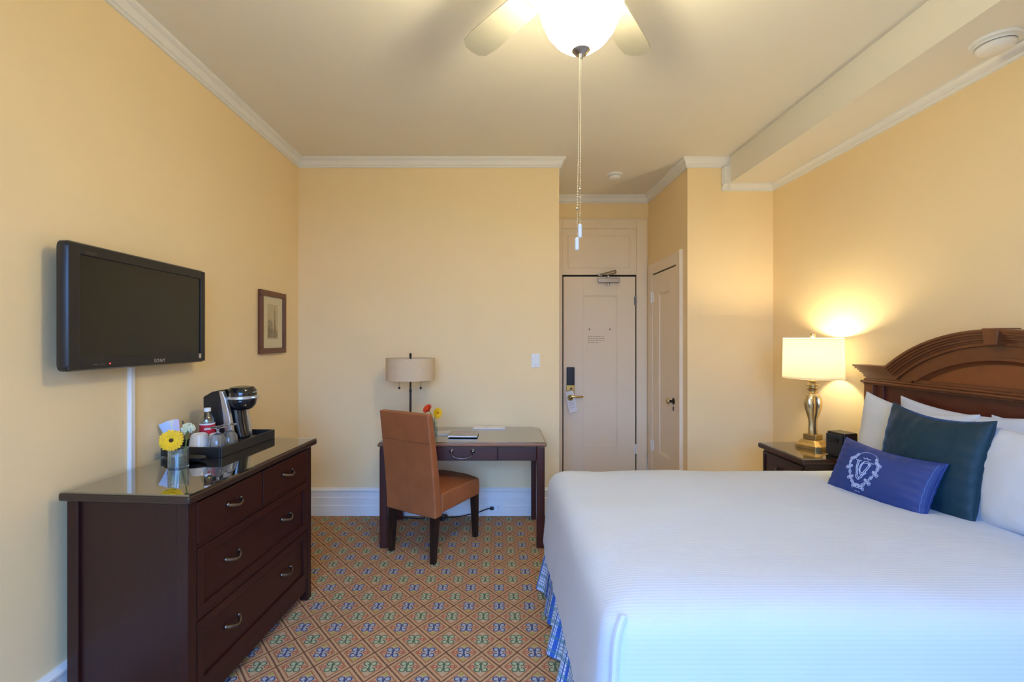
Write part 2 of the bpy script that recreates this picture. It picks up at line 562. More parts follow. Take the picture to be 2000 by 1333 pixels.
def solid_glass(name, col=(1, 1, 1, 1), ior=1.45):
    m, nt, b = new_mat(name)
    b.inputs['Base Color'].default_value = col
    b.inputs['Transmission Weight'].default_value = 1.0
    b.inputs['Roughness'].default_value = 0.0
    b.inputs['IOR'].default_value = ior
    return m
M['goblet'] = solid_glass('goblet_glass', (0.96, 0.97, 0.97, 1))
M['goblet'].node_tree.nodes['Principled BSDF'].inputs['Transmission Weight'].default_value = 0.90
M['vase_glass'] = solid_glass('vase_glass', (0.88, 0.94, 0.86, 1))
M['vase_glass'].node_tree.nodes['Principled BSDF'].inputs['Transmission Weight'].default_value = 0.91

# printed matter
m, nt, b = new_mat('magazine_cover'); v = texco(nt, scale=(60, 22, 1))
f = noise(nt, v, 1.0, 5, 0.7)
r = nt.nodes.new('ShaderNodeValToRGB'); nt.links.new(f, r.inputs[0])
r.color_ramp.elements[0].position = 0.35; r.color_ramp.elements[0].color = lin(92, 78, 66)
r.color_ramp.elements[1].position = 0.68; r.color_ramp.elements[1].color = lin(206, 200, 196)
nt.links.new(r.outputs[0], b.inputs['Base Color']); b.inputs['Roughness'].default_value = 0.3
M['magazine'] = m
m, nt, b = new_mat('brochure_cover'); v = texco(nt, scale=(12, 26, 1))
nt.links.new(mixc(nt, noise(nt, v, 1.0, 4, 0.6), lin(176, 172, 178), lin(230, 226, 222)), b.inputs['Base Color']); b.inputs['Roughness'].default_value = 0.3
M['brochure'] = m

# ---------------------------------------------------------------- room shell
XL, XR = -1.672, 2.311
YB, YA = 3.866, 4.868          # back wall, back of the entry alcove
AX0, AX1 = 0.516, 1.592        # alcove sides
HC = 2.99
SOFX, SOFZ = 1.929, 2.772
T = 0.12

struct(MB().box(XL - T, XR + T, REAR_Y - T, YA + T, -0.1, 0).build('floor', M['carpet'], smooth=False))
struct(MB().box(XL - T, XR + T, REAR_Y - T, YA + T, HC, HC + 0.1).build('ceiling', M['ceiling'], smooth=False))
struct(MB().box(XL - T, XL, REAR_Y, YB + T, 0, HC).build('wall_left', M['wall'], smooth=False))
struct(MB().box(XL, AX0, YB, YA + T, 0, HC).build('wall_back', M['wall'], smooth=False))
struct(MB().box(AX0, AX1, YA, YA + T, 0, HC).build('wall_alcove', M['wall'], smooth=False))
struct(MB().box(AX1, XR, YB, YA + T, 0, HC).build('wall_closet', M['wall'], smooth=False))
struct(MB().box(XR, XR + T, REAR_Y, YA + T, 0, HC).build('wall_right', M['wall'], smooth=False))
rw = MB()
rw.box(XL, WIN[0], REAR_Y - T, REAR_Y, 0, HC).box(WIN[1], XR, REAR_Y - T, REAR_Y, 0, HC)
rw.box(WIN[0], WIN[1], REAR_Y - T, REAR_Y, 0, WIN[2]).box(WIN[0], WIN[1], REAR_Y - T, REAR_Y, WIN[3], HC)
struct(rw.build('wall_rear', M['wall'], smooth=False))
struct(MB().box(SOFX, XR, REAR_Y, YB, SOFZ, HC).build('ceiling_soffit', M['ceiling'], smooth=False))

# window behind the camera
wnd = sempty('window_1', ((WIN[0] + WIN[1]) / 2, REAR_Y, WIN[2]))
ww, wh = WIN[1] - WIN[0], WIN[3] - WIN[2]
fr = MB()
fr.box(-ww / 2, ww / 2, -0.09, -0.03, 0, 0.06).box(-ww / 2, ww / 2, -0.09, -0.03, wh - 0.06, wh)
for xx in (-ww / 2 + 0.03, -0.03, ww / 2 - 0.03):
    fr.box(xx - 0.03, xx + 0.03, -0.09, -0.03, 0.06, wh - 0.06)
fr.box(-ww / 2, ww / 2, -0.085, -0.035, wh / 2 - 0.025, wh / 2 + 0.025)
fr.build('window_frame', M['trim'], wnd, bevel=0.004)
for xx in (-1, 1):
    for zz in (0, 1):
        MB().box(min(0, xx * ww / 2) + 0.05, max(0, xx * ww / 2) - 0.05, -0.062, -0.058, 0.05 + zz * (wh / 2), wh / 2 - 0.02 + zz * (wh / 2 - 0.03)).build('pane', M['pane'], wnd, smooth=False)
MB().box(-ww / 2 - 0.08, ww / 2 + 0.08, -0.02, 0.07, -0.04, 0.0).build('window_sill', M['trim'], wnd, bevel=0.006)

# crown mouldings
def crown(h, d, top):
    p = [(0, top), (d, top), (d, top - h * 0.18), (d * 0.80, top - h * 0.30)]
    p += [(d * 0.80 - d * 0.36 * math.sin(a), top - h * 0.30 - h * 0.36 * (1 - math.cos(a))) for a in (0.5, 1.0, 1.45)]
    p += [(d * 0.44, top - h * 0.68), (d * 0.44, top - h * 0.78), (d * 0.24, top - h * 0.84), (d * 0.24, top - h), (0, top - h)]
    return p
cp = crown(0.078, 0.052, HC)
# room on the left when walking: go clockwise seen from above reversed, so walk from right to left along the back
struct(MB().sweep([(SOFX, YB), (AX1, YB), (AX1, YA), (AX0, YA), (AX0, YB), (XL, YB), (XL, REAR_Y)], cp).build('trim_1', M['trim'], angle=25))
cp2 = crown(0.056, 0.042, SOFZ)
struct(MB().sweep([(XR, REAR_Y), (XR, YB), (SOFX - 0.052, YB)], cp2).build('trim_2', M['trim'], angle=25))
# short upright run that joins the two beside the soffit
up = MB()
prof = [(SOFX + 0.002 - (HC - z) * 0.67, YB - d) for d, z in cp]
up.prism(prof, SOFZ - 0.05, HC - 0.07, 'z')
struct(up.build('trim_3', M['trim'], angle=25))

# baseboards
def base_prof(h=0.23):
    return [(0, 0), (0.026, 0), (0.026, 0.085), (0.022, 0.092), (0.022, 0.15), (0.017, 0.158), (0.017, 0.196), (0.026, 0.204), (0.026, 0.214), (0.014, 0.224), (0.010, h), (0, h)]
def baseboard(name, path):
    struct(MB().sweep(path, base_prof()).build(name, M['trim'], angle=25))
baseboard('baseboard_back', [(AX0, YA), (AX0, YB), (XL, YB)])
baseboard('baseboard_left', [(XL, YB - 0.026), (XL, REAR_Y)])
baseboard('baseboard_right', [(XR, REAR_Y), (XR, YB), (AX1, YB), (AX1, 3.955)])
baseboard('baseboard_alcove', [(AX1, 4.845), (AX1, YA), (1.58, YA)])

# ---------------------------------------------------------------- doors
def frame_rect(mb, x0, x1, z0, z1, w, y0, y1):
    mb.box(x0, x1, y0, y1, z0, z0 + w).box(x0, x1, y0, y1, z1 - w, z1)
    mb.box(x0, x0 + w, y0, y1, z0 + w, z1 - w).box(x1 - w, x1, y0, y1, z0 + w, z1 - w)

def door_leaf(d, w, h, px0, px1, pz0, pz1, y_front):
    """leaf with one sunk panel; local x across, front faces -y"""
    lf = MB()
    y0, y1 = y_front, y_front + 0.04
    z0 = 0.012
    lf.box(0, px0, y0, y1, z0, h).box(px1, w, y0, y1, z0, h).box(px0, px1, y0, y1, z0, pz0).box(px0, px1, y0, y1, pz1, h)
    leaf = lf.build('door_leaf', M['door'], d, bevel=0.002)
    MB().box(px0, px1, y0 + 0.010, y1 - 0.004, pz0, pz1).build('door_panel', M['door'], leaf, smooth=False)
    mm = MB(); frame_rect(mm, px0, px1, pz0, pz1, 0.012, y0 + 0.002, y0 + 0.012)
    mm.build('panel_moulding', M['door'], leaf, bevel=0.003)
    return leaf

# entry door (faces -y) in the alcove
DW, DH = 0.757, 2.135
d1 = sempty('door_1', (0.693, YA, 0))
cas = MB()
cas.box(-0.16, -0.012, -0.022, 0, 0, 2.736).box(DW + 0.012, DW + 0.122, -0.022, 0, 0, 2.736)
cas.box(-0.012, DW + 0.012, -0.022, 0, 2.64, 2.736)
cas.box(-0.16, DW + 0.122, -0.03, 0, 2.728, 2.742)
cas.build('casing', M['door'], d1, bevel=0.004)
st = MB(); st.box(-0.011, DW + 0.011, -0.014, 0.0, DH + 0.02, 2.639)
tr = st.build('transom', M['door'], d1, bevel=0.002)
mm = MB(); frame_rect(mm, 0.045, 0.70, 2.225, 2.575, 0.014, -0.022, -0.012)
mm.build('panel_moulding', M['door'], tr, bevel=0.004)
MB().box(-0.012, DW + 0.012, -0.001, 0.0, 0.0, DH + 0.02).build('door_gap', M['gap'], d1, smooth=False)
leaf = door_leaf(d1, DW, DH, 0.205, 0.567, 0.34, 1.935, -0.014)
leaf.data.transform(Matrix.Identity(4))
for zz in (0.32, 1.88):
    hg = MB(); hg.tube([(DW + 0.005, -0.022, zz - 0.05), (DW + 0.005, -0.022, zz + 0.05)], 0.008, 8)
    hg.box(DW - 0.012, DW + 0.02, -0.0155, -0.0145, zz - 0.045, zz + 0.045)
    hg.build('hinge', M['pewter'] if zz > 1 else M['trim'], d1)
cl = MB(); cl.box(0.36, 0.585, -0.058, -0.015, 2.068, 2.116)
co = cl.build('door_closer', M['nickel'], d1, bevel=0.006); co['label'] = 'bronze grey hydraulic door closer'
MB().lathe([(0.018, 0), (0.018, 0.012), (0.012, 0.016)], 14, (0.465, -0.04, 2.045)).tube([(0.465, -0.036, 2.116), (0.465, -0.036, 2.142)], 0.011, 10).build('closer_pinion', M['nickel'], co)
ar = MB(); ar.tube([(0.465, -0.06, 2.145), (0.53, -0.10, 2.165), (0.52, -0.12, 2.185)], 0.009, 6).tube([(0.52, -0.12, 2.185), (0.45, -0.06, 2.17), (0.385, -0.026, 2.155)], 0.008, 6).box(0.365, 0.405, -0.03, -0.013, 2.142, 2.170)
ar.build('closer_arm', M['nickel'], co)
# lock
lk = MB().box(0.03, 0.115, -0.030, -0.014, 0.86, 0.995).build('lock_plate', M['brass'], d1, bevel=0.004)
MB().box(0.032, 0.113, -0.045, -0.014, 0.993, 1.182).build('card_reader', M['black'], d1, bevel=0.006)
MB().lathe([(0.010, 0), (0.010, 0.004)], 12).xf(Matrix.Translation((0.078, -0.031, 0.955)) @ Matrix.Rotation(PI / 2, 4, 'X')).build('keyhole', M['gap'], lk)
lv = MB(); lv.tube([(0.07, -0.02, 0.875), (0.07, -0.065, 0.875)], 0.011, 10).tube([(0.07, -0.06, 0.875), (0.10, -0.068, 0.876), (0.16, -0.068, 0.874), (0.20, -0.060, 0.876)], [0.011, 0.011, 0.010, 0.008], 10)
lv.build('lever_handle', M['brass'], lk)
# notice
nb = MB().box(0.245, 0.51, -0.0085, -0.004, 1.345, 1.53).build('door_notice', M['door'], d1, bevel=0.001)
nb['label'] = 'faint printed notice on the panel'
ng = MB()
random.seed(3)
for row, z in enumerate((1.50, 1.478, 1.456, 1.434)):
    x = 0.26
    while x < (0.42 if row < 3 else 0.36):
        w = random.uniform(0.01, 0.03); ng.box(x, x + w, -0.0095, -0.0084, z, z + 0.009); x += w + 0.008
ng.build('notice_print', plain('grey_print', lin(192, 172, 150), rough=0.6), nb, smooth=False)
# hooks above the notice
for xx in (0.27, 0.485):
    MB().box(xx, xx + 0.012, -0.012, -0.004, 1.572, 1.588).build('screw_hole', M['pewter'], d1)

# closet door in the alcove's right wall (faces -x)
d2 = sempty('door_2', (AX1, 4.69, 0), -PI / 2)
W2, H2 = 0.61, 2.125
cs = MB()
cs.box(-0.13, -0.010, -0.020, 0, 0, 2.245).box(W2 + 0.010, W2 + 0.118, -0.020, 0, 0, 2.245).box(-0.010, W2 + 0.010, -0.020, 0, H2 + 0.012, 2.245)
cs.box(W2 + 0.106, W2 + 0.126, -0.032, 0, 0, 2.25)
cs.build('casing', M['door'], d2, bevel=0.004)
MB().box(-0.010, W2 + 0.010, -0.001, 0.0, 0.0, H2 + 0.012).build('door_gap', M['gap'], d2, smooth=False)
door_leaf(d2, W2, H2, 0.175, 0.455, 0.36, 1.925, -0.013)
for zz in (0.40, 1.90):
    MB().tube([(-0.003, -0.024, zz - 0.055), (-0.003, -0.024, zz + 0.055)], 0.010, 8).box(-0.03, 0.028, -0.0225, -0.0125, zz - 0.05, zz + 0.05).build('hinge', M['trim'], d2)
kp = MB().lathe([(0.030, 0), (0.030, 0.004), (0.016, 0.010), (0.011, 0.012), (0.011, 0.035)], 18).xf(Matrix.Translation((0.552, -0.013, 0.917)) @ Matrix.Rotation(PI / 2, 4, 'X')).build('knob_rose', M['bronze'], d2)
MB().lathe([(0.010, 0.030), (0.022, 0.038), (0.029, 0.050), (0.027, 0.062), (0.014, 0.070), (0.001, 0.071)], 12).xf(Matrix.Translation((0.552, -0.013, 0.917)) @ Matrix.Rotation(PI / 2, 4, 'X')).build('glass_knob', M['gold_glass'], kp)
MB().lathe([(0.014, 0), (0.014, 0.004)], 14).xf(Matrix.Translation((0.552, -0.013, 0.85)) @ Matrix.Rotation(PI / 2, 4, 'X') @ Matrix.Diagonal((0.8, 1.6, 1, 1))).build('keyhole_plate', M['bronze'], d2)

# do-not-disturb tag hanging from the lever
hg = thing('door_hanger', 'white door hanger card with gold emblem hanging from the brass lever', 'hanger', (0.693 + 0.062, YA - 0.052, 0.877), 0)
hg.rotation_euler = (0, math.radians(-12), 0)
card = MB(); card.prism([(-0.044, -0.165), (0.044, -0.165), (0.044, 0.045), (0.030, 0.058), (-0.030, 0.058), (-0.044, 0.045)], -0.016, -0.013, 'y')
card.build('card', M['paper'], hg, smooth=False)
em = MB()
for k in range(6):
    a = k * PI / 3
    em.join(MB().lathe([(0.016, 0), (0.016, 0.002)], 10).xf(Matrix.Translation((0.019 * math.cos(a), -0.0165, 0.019 * math.sin(a) - 0.012)) @ Matrix.Rotation(PI / 2, 4, 'X')))
em.build('gold_emblem', M['brass'], hg)
pr = MB()
for z in (-0.062, -0.078, -0.094, -0.118):
    pr.box(-0.028, 0.028, -0.0168, -0.0158, z, z + 0.004)
pr.build('card_print', plain('pale_print', lin(178, 172, 168), rough=0.7), hg, smooth=False)

# ---------------------------------------------------------------- television on the left wall (local: front -y, right = away from camera)
tv = thing('television', 'black flat-screen television mounted on the left wall above the dresser', 'television', (XL, 2.085, 1.595), PI / 2)
TW, TH = 0.80, 0.487
def tv_outline(i, r=0.02):
    x, z = TW / 2 - i, TH / 2 - i
    o = []
    for cx, cz, a0 in ((x - r, -z + r, -90), (x - r, z - r, 0), (-x + r, z - r, 90), (-x + r, -z + r, 180)):
        o += arc(cx, cz, r, a0, a0 + 90, 4)
    return o
sh = MB()
rows = []
for i, y in ((0.05, -0.035), (0.03, -0.045), (0.006, -0.052), (0.0, -0.060), (0.0, -0.086), (0.006, -0.096)):
    rows.append([(a, y, b) for a, b in tv_outline(i)])
sh.grid(rows, close_u=True)
n = len(rows[0]); sh.f.append(tuple(range(n)))
# front bezel with an opening
sx0, sx1, sz0, sz1 = -TW / 2 + 0.052, TW / 2 - 0.040, -TH / 2 + 0.048, TH / 2 - 0.046
bz = MB()
frame = [(-TW / 2 + 0.006, TW / 2 - 0.006, -TH / 2 + 0.006, TH / 2 - 0.006)]
x0, x1, z0, z1 = frame[0]
bz.box(x0, sx0, -0.0985, -0.084, z0, z1).box(sx1, x1, -0.0985, -0.084, z0, z1).box(sx0, sx1, -0.0985, -0.084, z0, sz0).box(sx0, sx1, -0.0985, -0.084, sz1, z1)
sh.build('housing', M['black'], tv)
bz.build('bezel', plain('charcoal_bezel', (0.017, 0.017, 0.018, 1), rough=0.4, spec=0.4), tv, bevel=0.002)
MB().box(sx0, sx1, -0.0925, -0.088, sz0, sz1).build('screen', M['screen'], tv, smooth=False)
MB().box(-0.14, 0.14, -0.04, 0.0, -0.13, 0.13).build('wall_mount', M['black'], tv, bevel=0.005)
MB().lathe([(0.0028, 0), (0.0028, 0.0015)], 10).xf(Matrix.Translation((-0.215, -0.0983, -TH / 2 + 0.022)) @ Matrix.Rotation(PI / 2, 4, 'X')).build('standby_light', M['led'], tv)
for xx in (-0.29, -0.26):
    MB().box(xx, xx + 0.022, -0.0990, -0.0980, -TH / 2 + 0.020, -TH / 2 + 0.0225).build('bezel_mark', M['pewter'], tv, smooth=False)
MB().box(TW / 2 - 0.058, TW / 2 - 0.040, -0.0992, -0.0982, -TH / 2 + 0.022, -TH / 2 + 0.045).build('sticker', M['silver'], tv, smooth=False)
MB().box(-TW / 2 + 0.075, -TW / 2 + 0.125, -0.0990, -0.0983, TH / 2 - 0.040, TH / 2 - 0.030).build('model_mark', plain('grey_mark', lin(60, 52, 44), rough=0.5), tv, smooth=False)
fc = bpy.data.curves.new('logo', 'FONT'); fc.body = 'SONY'; fc.size = 0.023; fc.align_x = 'CENTER'; fc.extrude = 0.0006; fc.space_character = 1.25
fo = bpy.data.objects.new('logo', fc); C.objects.link(fo)
bpy.context.view_layer.update()
lm = bpy.data.meshes.new_from_object(fo.evaluated_get(bpy.context.evaluated_depsgraph_get()))
bpy.data.objects.remove(fo)
lo = bpy.data.objects.new('logo', lm); C.objects.link(lo); lo.parent = tv
lm.materials.clear(); lm.materials.append(M['silver'])
lo.location = (0.06, -0.099, -TH / 2 + 0.014); lo.rotation_euler = (PI / 2, 0, 0)
lo['label'] = 'silver lettering on the lower bezel'

# white cable cover under it
rc = thing('cable_cover', 'white vertical cable cover on the wall below the television', 'cable cover', (XL, 2.096, 0.25), PI / 2)
cv = MB(); cv.prism([(-0.015, 0), (-0.015, -0.010), (-0.011, -0.015), (0.011, -0.015), (0.015, -0.010), (0.015, 0)], 0.0, 1.17, 'z')
cv.build('channel', M['white'], rc)

# ---------------------------------------------------------------- framed print
pf = thing('framed_print', 'brown wood framed print of a tower hanging on the left wall', 'picture', (XL, 3.40, 1.597), PI / 2)
PW, PH = 0.385, 0.455
f_ = MB(); frame_rect(f_, -PW / 2, PW / 2, -PH / 2, PH / 2, 0.040, -0.026, -0.002)
f_.build('frame', M['frame_wood'], pf, bevel=0.004)
MB().box(-PW / 2 + 0.035, PW / 2 - 0.035, -0.012, -0.004, -PH / 2 + 0.035, PH / 2 - 0.035).build('mat', M['mat_board'], pf, smooth=False)
gx, gz = 56, 84
pw, ph = 0.155, 0.255
pm = bpy.data.meshes.new('print')
vv, ff, cols = [], [], []
random.seed(11)
skyline = [random.uniform(0.22, 0.42) for _ in range(12)]
for j in range(gz + 1):
    for i in range(gx + 1):
        a, c = i / gx, j / gz
        vv.append((-pw / 2 + pw * a, -0.0125, -ph / 2 + ph * c + 0.005))
        k = 0.92 - 0.08 * c * random.random()
        ink = 0
        if c < skyline[int(a * 11.99)]: ink = random.choice((0.15, 0.4, 0.75, 0.6))
        tw = 0.06 if c < 0.55 else (0.045 if c < 0.78 else max(0.008, 0.045 * (0.92 - c) / 0.14))
        if abs(a - 0.70) < tw and c < 0.92: ink = random.choice((0.55, 0.8, 0.9, 0.4))
        if a < 0.48 and c < 0.58 - 0.35 * abs(a - 0.22): ink = max(ink, random.choice((0.2, 0.5, 0.7, 0.35)))
        if abs(a - 0.06) < 0.03 and c < 0.78: ink = max(ink, 0.5 * random.random())
        if c < 0.04: ink = 0.3 * random.random()
        base = lin(224, 200, 158); dk = lin(70, 54, 34)
        cols.append([base[q] * (1 - ink) * k + dk[q] * ink for q in range(3)] + [1])
for j in range(gz):
    for i in range(gx):
        o0 = j * (gx + 1) + i
        ff.append((o0, o0 + 1, o0 + gx + 2, o0 + gx + 1))
pm.from_pydata(vv, [], ff)
ca = pm.color_attributes.new('ink', 'FLOAT_COLOR', 'POINT')
for i, c in enumerate(cols): ca.data[i].color = c
m, nt, b = new_mat('etching_print')
an = nt.nodes.new('ShaderNodeVertexColor'); an.layer_name = 'ink'
nt.links.new(an.outputs[0], b.inputs['Base Color']); b.inputs['Roughness'].default_value = 0.8
pm.materials.append(m)
po_ = bpy.data.objects.new('print', pm); C.objects.link(po_); po_.parent = pf
po_['label'] = 'sepia etching of a tall tower above a busy street'
MB().box(-PW / 2 + 0.037, PW / 2 - 0.037, -0.0175, -0.0160, -PH / 2 + 0.037, PH / 2 - 0.037).build('glass_pane', M['pic_glass'], pf, smooth=False)

# ---------------------------------------------------------------- dresser (local x: along front away from camera, y: into the wall)
DRX, DRY, DTH = -1.118, 1.671, math.radians(85.5)
DL, DD, DZ = 0.99, 0.52, 0.905
dr = thing('dresser', 'dark cherry dresser with four drawers under the television', 'dresser', (DRX, DRY, 0), DTH)
tp = MB()
edge = [(0, 0.868), (0.006, 0.862), (0.006, 0.874), (0.0, 0.880), (0.0, 0.893), (0.004, 0.899)]
tp.box(0, DL, 0, DD, 0.868, 0.899)
tp.build('top', M['dresser_top'], dr, bevel=0.009, seg=3)
MB().box(0.003, DL - 0.003, 0.003, DD - 0.003, 0.899, 0.905).build('glass_top', M['plate_glass'], dr, smooth=False)
i0, i1, f0, f1 = 0.024, DL - 0.024, 0.024, DD - 0.012
pst = 0.046
for x in (i0, i1 - pst):
    for y in (f0, f1 - pst):
        MB().box(x, x + pst, y, y + pst, 0, 0.868).build('post', M['dresser'], dr, bevel=0.003)
for x in (i0 + 0.012, i1 - 0.026):
    MB().box(x, x + 0.014, f0 + pst, f1 - pst, 0.06, 0.866).build('side_panel', M['dresser'], dr, smooth=False)
MB().box(i0 + pst, i1 - pst, f1 - 0.02, f1 - 0.008, 0.06, 0.866).build('back_panel', M['dresser'], dr, smooth=False)
MB().box(i0 + pst, i1 - pst, f0 + 0.022, f1 - 0.03, 0.07, 0.855).build('carcass', M['gap'], dr, smooth=False)
fx0, fx1 = i0 + pst, i1 - pst
rl = MB()
rl.box(fx0, fx1, f0 + 0.004, f0 + 0.022, 0.855, 0.868).box(fx0, fx1, f0 + 0.004, f0 + 0.022, 0.676, 0.690).box(fx0, fx1, f0 + 0.004, f0 + 0.022, 0.398, 0.412)
rl.box(fx0, fx1, f0 + 0.004, f0 + 0.030, 0.060, 0.130)
rl.build('rails', M['dresser_h'], dr, bevel=0.002)
def pull(parent, x, z, yf, w=0.085):
    h = MB()
    path = []
    for i in range(13):
        t = i / 12
        path.append((x - w / 2 + w * t, yf - 0.004 - 0.026 * math.sin(PI * t) ** 0.7, z - 0.010 + 0.012 * abs(2 * t - 1) ** 1.5))
    h.tube(path, [0.0052 + 0.0022 * abs(2 * i / 12 - 1) for i in range(13)], 8)
    for s_ in (-1, 1):
        h.sphere((x + s_ * w / 2, yf - 0.004, z + 0.003), 0.0085, 10, 6)
    h.build('handle', M['pewter'], parent)
def drawer(x0, x1, z0, z1, framed, hx):
    yf = f0 - 0.0
    if not framed:
        d_ = MB().box(x0, x1, yf, yf + 0.022, z0, z1).build('drawer', M['dresser_h'], dr, bevel=0.003)
    else:
        q = MB(); frame_rect(q, x0, x1, z0, z1, 0.036, yf, yf + 0.022)
        d_ = q.build('drawer', M['dresser_h'], dr, bevel=0.002)
        MB().box(x0 + 0.036, x1 - 0.036, yf + 0.009, yf + 0.021, z0 + 0.036, z1 - 0.036).build('drawer_panel', M['dresser_h'], d_, smooth=False)
    for hx_ in hx:
        pull(d_, hx_, (z0 + z1) / 2 + 0.01, yf + (0.009 if framed else 0.0))
xm = (fx0 + fx1) / 2
drawer(fx0 + 0.003, xm - 0.003, 0.692, 0.853, False, [(fx0 + xm) / 2])
drawer(xm + 0.003, fx1 - 0.003, 0.692, 0.853, False, [(fx1 + xm) / 2])
hxs = [(fx0 + xm) / 2, (fx1 + xm) / 2]
drawer(fx0 + 0.003, fx1 - 0.003, 0.414, 0.674, True, hxs)
drawer(fx0 + 0.003, fx1 - 0.003, 0.132, 0.396, True, hxs)

# ---------------------------------------------------------------- things on the dresser
ZT = DZ
def DP(x, y):      # world point of dresser-local x, y
    c, s_ = math.cos(DTH), math.sin(DTH)
    return (DRX + c * x - s_ * y, DRY + s_ * x + c * y)
tl_ = 0.455
tx, ty = DP(0.515, 0.243)
tray = thing('serving_tray', 'black rectangular serving tray on the dresser holding the coffee things', 'tray', (tx, ty, ZT), DTH)
TWD = 0.312
MB().box(0.008, tl_ - 0.008, 0.008, TWD - 0.008, 0.0, 0.006).build('tray_floor', M['tray'], tray, smooth=False)
rim = MB()
for (a0, a1, b0, b1) in ((0, tl_, 0, 0.010), (0, tl_, TWD - 0.010, TWD), (0, 0.010, 0.010, TWD - 0.010), (tl_ - 0.010, tl_, 0.010, TWD - 0.010)):
    rim.box(a0, a1, b0, b1, 0, 0.048)
rim.build('tray_rim', M['tray'], tray, bevel=0.003)
def TP(x, y, z=0.006):      # tray-local to world
    c, s_ = math.cos(DTH), math.sin(DTH)
    return (tx + c * x - s_ * y, ty + s_ * x + c * y, ZT + z)

# coffee machine: local front -y, depth +y
km = thing('coffee_maker', 'black and silver single-cup coffee machine standing on the tray', 'coffee maker', TP(0.310, 0.107), math.radians(86))
KW = 0.085
side = [(0.015, 0.0), (0.155, 0.0), (0.158, 0.255), (0.10, 0.285), (0.045, 0.300), (0.040, 0.24), (0.022, 0.10)]
for sgn in (-1, 1):
    a0 = sgn * KW; a1 = sgn * (KW - 0.06)
bd = MB(); bd.prism([(0.030, 0.0), (0.155, 0.0), (0.158, 0.255), (0.11, 0.282), (0.060, 0.292), (0.055, 0.24), (0.036, 0.10)], -KW, KW, 'x')
bd.build('body', M['black'], km, bevel=0.006)
for sgn in (-1, 1):
    bn = MB()
    pth_f = [(-0.012, 0.0), (-0.004, 0.08), (0.012, 0.17), (0.034, 0.25), (0.048, 0.285)]
    pth_b = [(0.030, 0.0), (0.036, 0.08), (0.046, 0.17), (0.060, 0.25), (0.068, 0.287)]
    bn.prism(pth_f + pth_b[::-1], sgn * (KW - 0.022), sgn * (KW + 0.003), 'x')
    bn.build('silver_band', M['silver'], km, bevel=0.003)
nk = MB(); nk.prism([(0.012, 0.02), (0.034, 0.02), (0.050, 0.2), (0.03, 0.2)], -KW + 0.022, KW - 0.022, 'x')
nk.tube([(0, 0.0, 0.02), (0, 0.016, 0.10), (0, 0.03, 0.2)], [0.045, 0.045, 0.048], 20)
nk.build('column', M['black_gloss'], km)
hd = MB(); hd.lathe([(0.040, 0.178), (0.055, 0.186), (0.068, 0.205), (0.073, 0.232), (0.073, 0.262), (0.071, 0.285), (0.060, 0.300), (0.03, 0.306), (0.0001, 0.307)], 32, (0, -0.005, 0), cap=True)
ho = hd.build('brew_head', M['black_gloss'], km)
MB().lathe([(0.0735, 0.238), (0.0755, 0.240), (0.0755, 0.253), (0.0735, 0.255)], 32, (0, -0.005, 0)).build('head_ring', M['silver'], ho)
lg = MB(); lg.box(-0.022, 0.022, -0.0815, -0.0770, 0.272, 0.277)
lg.build('head_mark', M['silver'], ho, bevel=0.001)
hn = MB(); hn.prism([(-0.03, -0.07), (0.03, -0.07), (0.022, -0.092), (-0.022, -0.092)], 0.240, 0.252, 'z')
hn.build('lid_handle', M['silver'], ho, bevel=0.003)
bs = MB(); bs.prism(arc(0, -0.035, 0.062, 180, 360, 16, 0.070) + [(0.070, 0.03), (-0.070, 0.03)], 0.0, 0.024, 'z')
bs.build('drip_tray', M['black'], km, bevel=0.003)

# water bottle
wb = thing('water_bottle', 'clear plastic water bottle with red label standing on the tray', 'bottle', TP(0.183, 0.208), 0)
bt = MB(); bt.lathe([(0.026, 0.0), (0.031, 0.006), (0.031, 0.05), (0.0295, 0.055), (0.031, 0.060), (0.0315, 0.118), (0.030, 0.130), (0.022, 0.148), (0.0125, 0.160), (0.0115, 0.168)], 28)
bt.build('bottle_body', M['bottle_plastic'], wb)
MB().lathe([(0.0145, 0.166), (0.0145, 0.180), (0.0135, 0.182), (0.0001, 0.182)], 20).build('cap', M['white'], wb)
lbm = MB().lathe([(0.0322, 0.064), (0.0322, 0.108)], 28, cap=False).build('label_band', M['red_label'], wb)
MB().lathe([(0.0324, 0.106), (0.0324, 0.113)], 28, cap=False).build('label_edge', M['white_label'], lbm)
lt_ = MB()
for k in range(7):
    a = math.radians(-78 + k * 7)
    cx_, cy_ = 0.0328 * math.cos(a), 0.0328 * math.sin(a)
    lt_.join(MB().box(-0.0016, 0.0016, -0.0002, 0.0002, -0.004, 0.004 + 0.002 * (k % 2)).xf(Matrix.Translation((cx_, cy_, 0.088)) @ Matrix.Rotation(a + PI / 2, 4, 'Z')))
lt_.build('label_print', M['white_label'], lbm, smooth=False)
MB().lathe([(0.0001, 0.004), (0.0285, 0.008), (0.0290, 0.12), (0.02, 0.144), (0.0001, 0.1442)], 24).build('water', M['water'], wb)

wb.scale = (1.12, 1.12, 1.12)
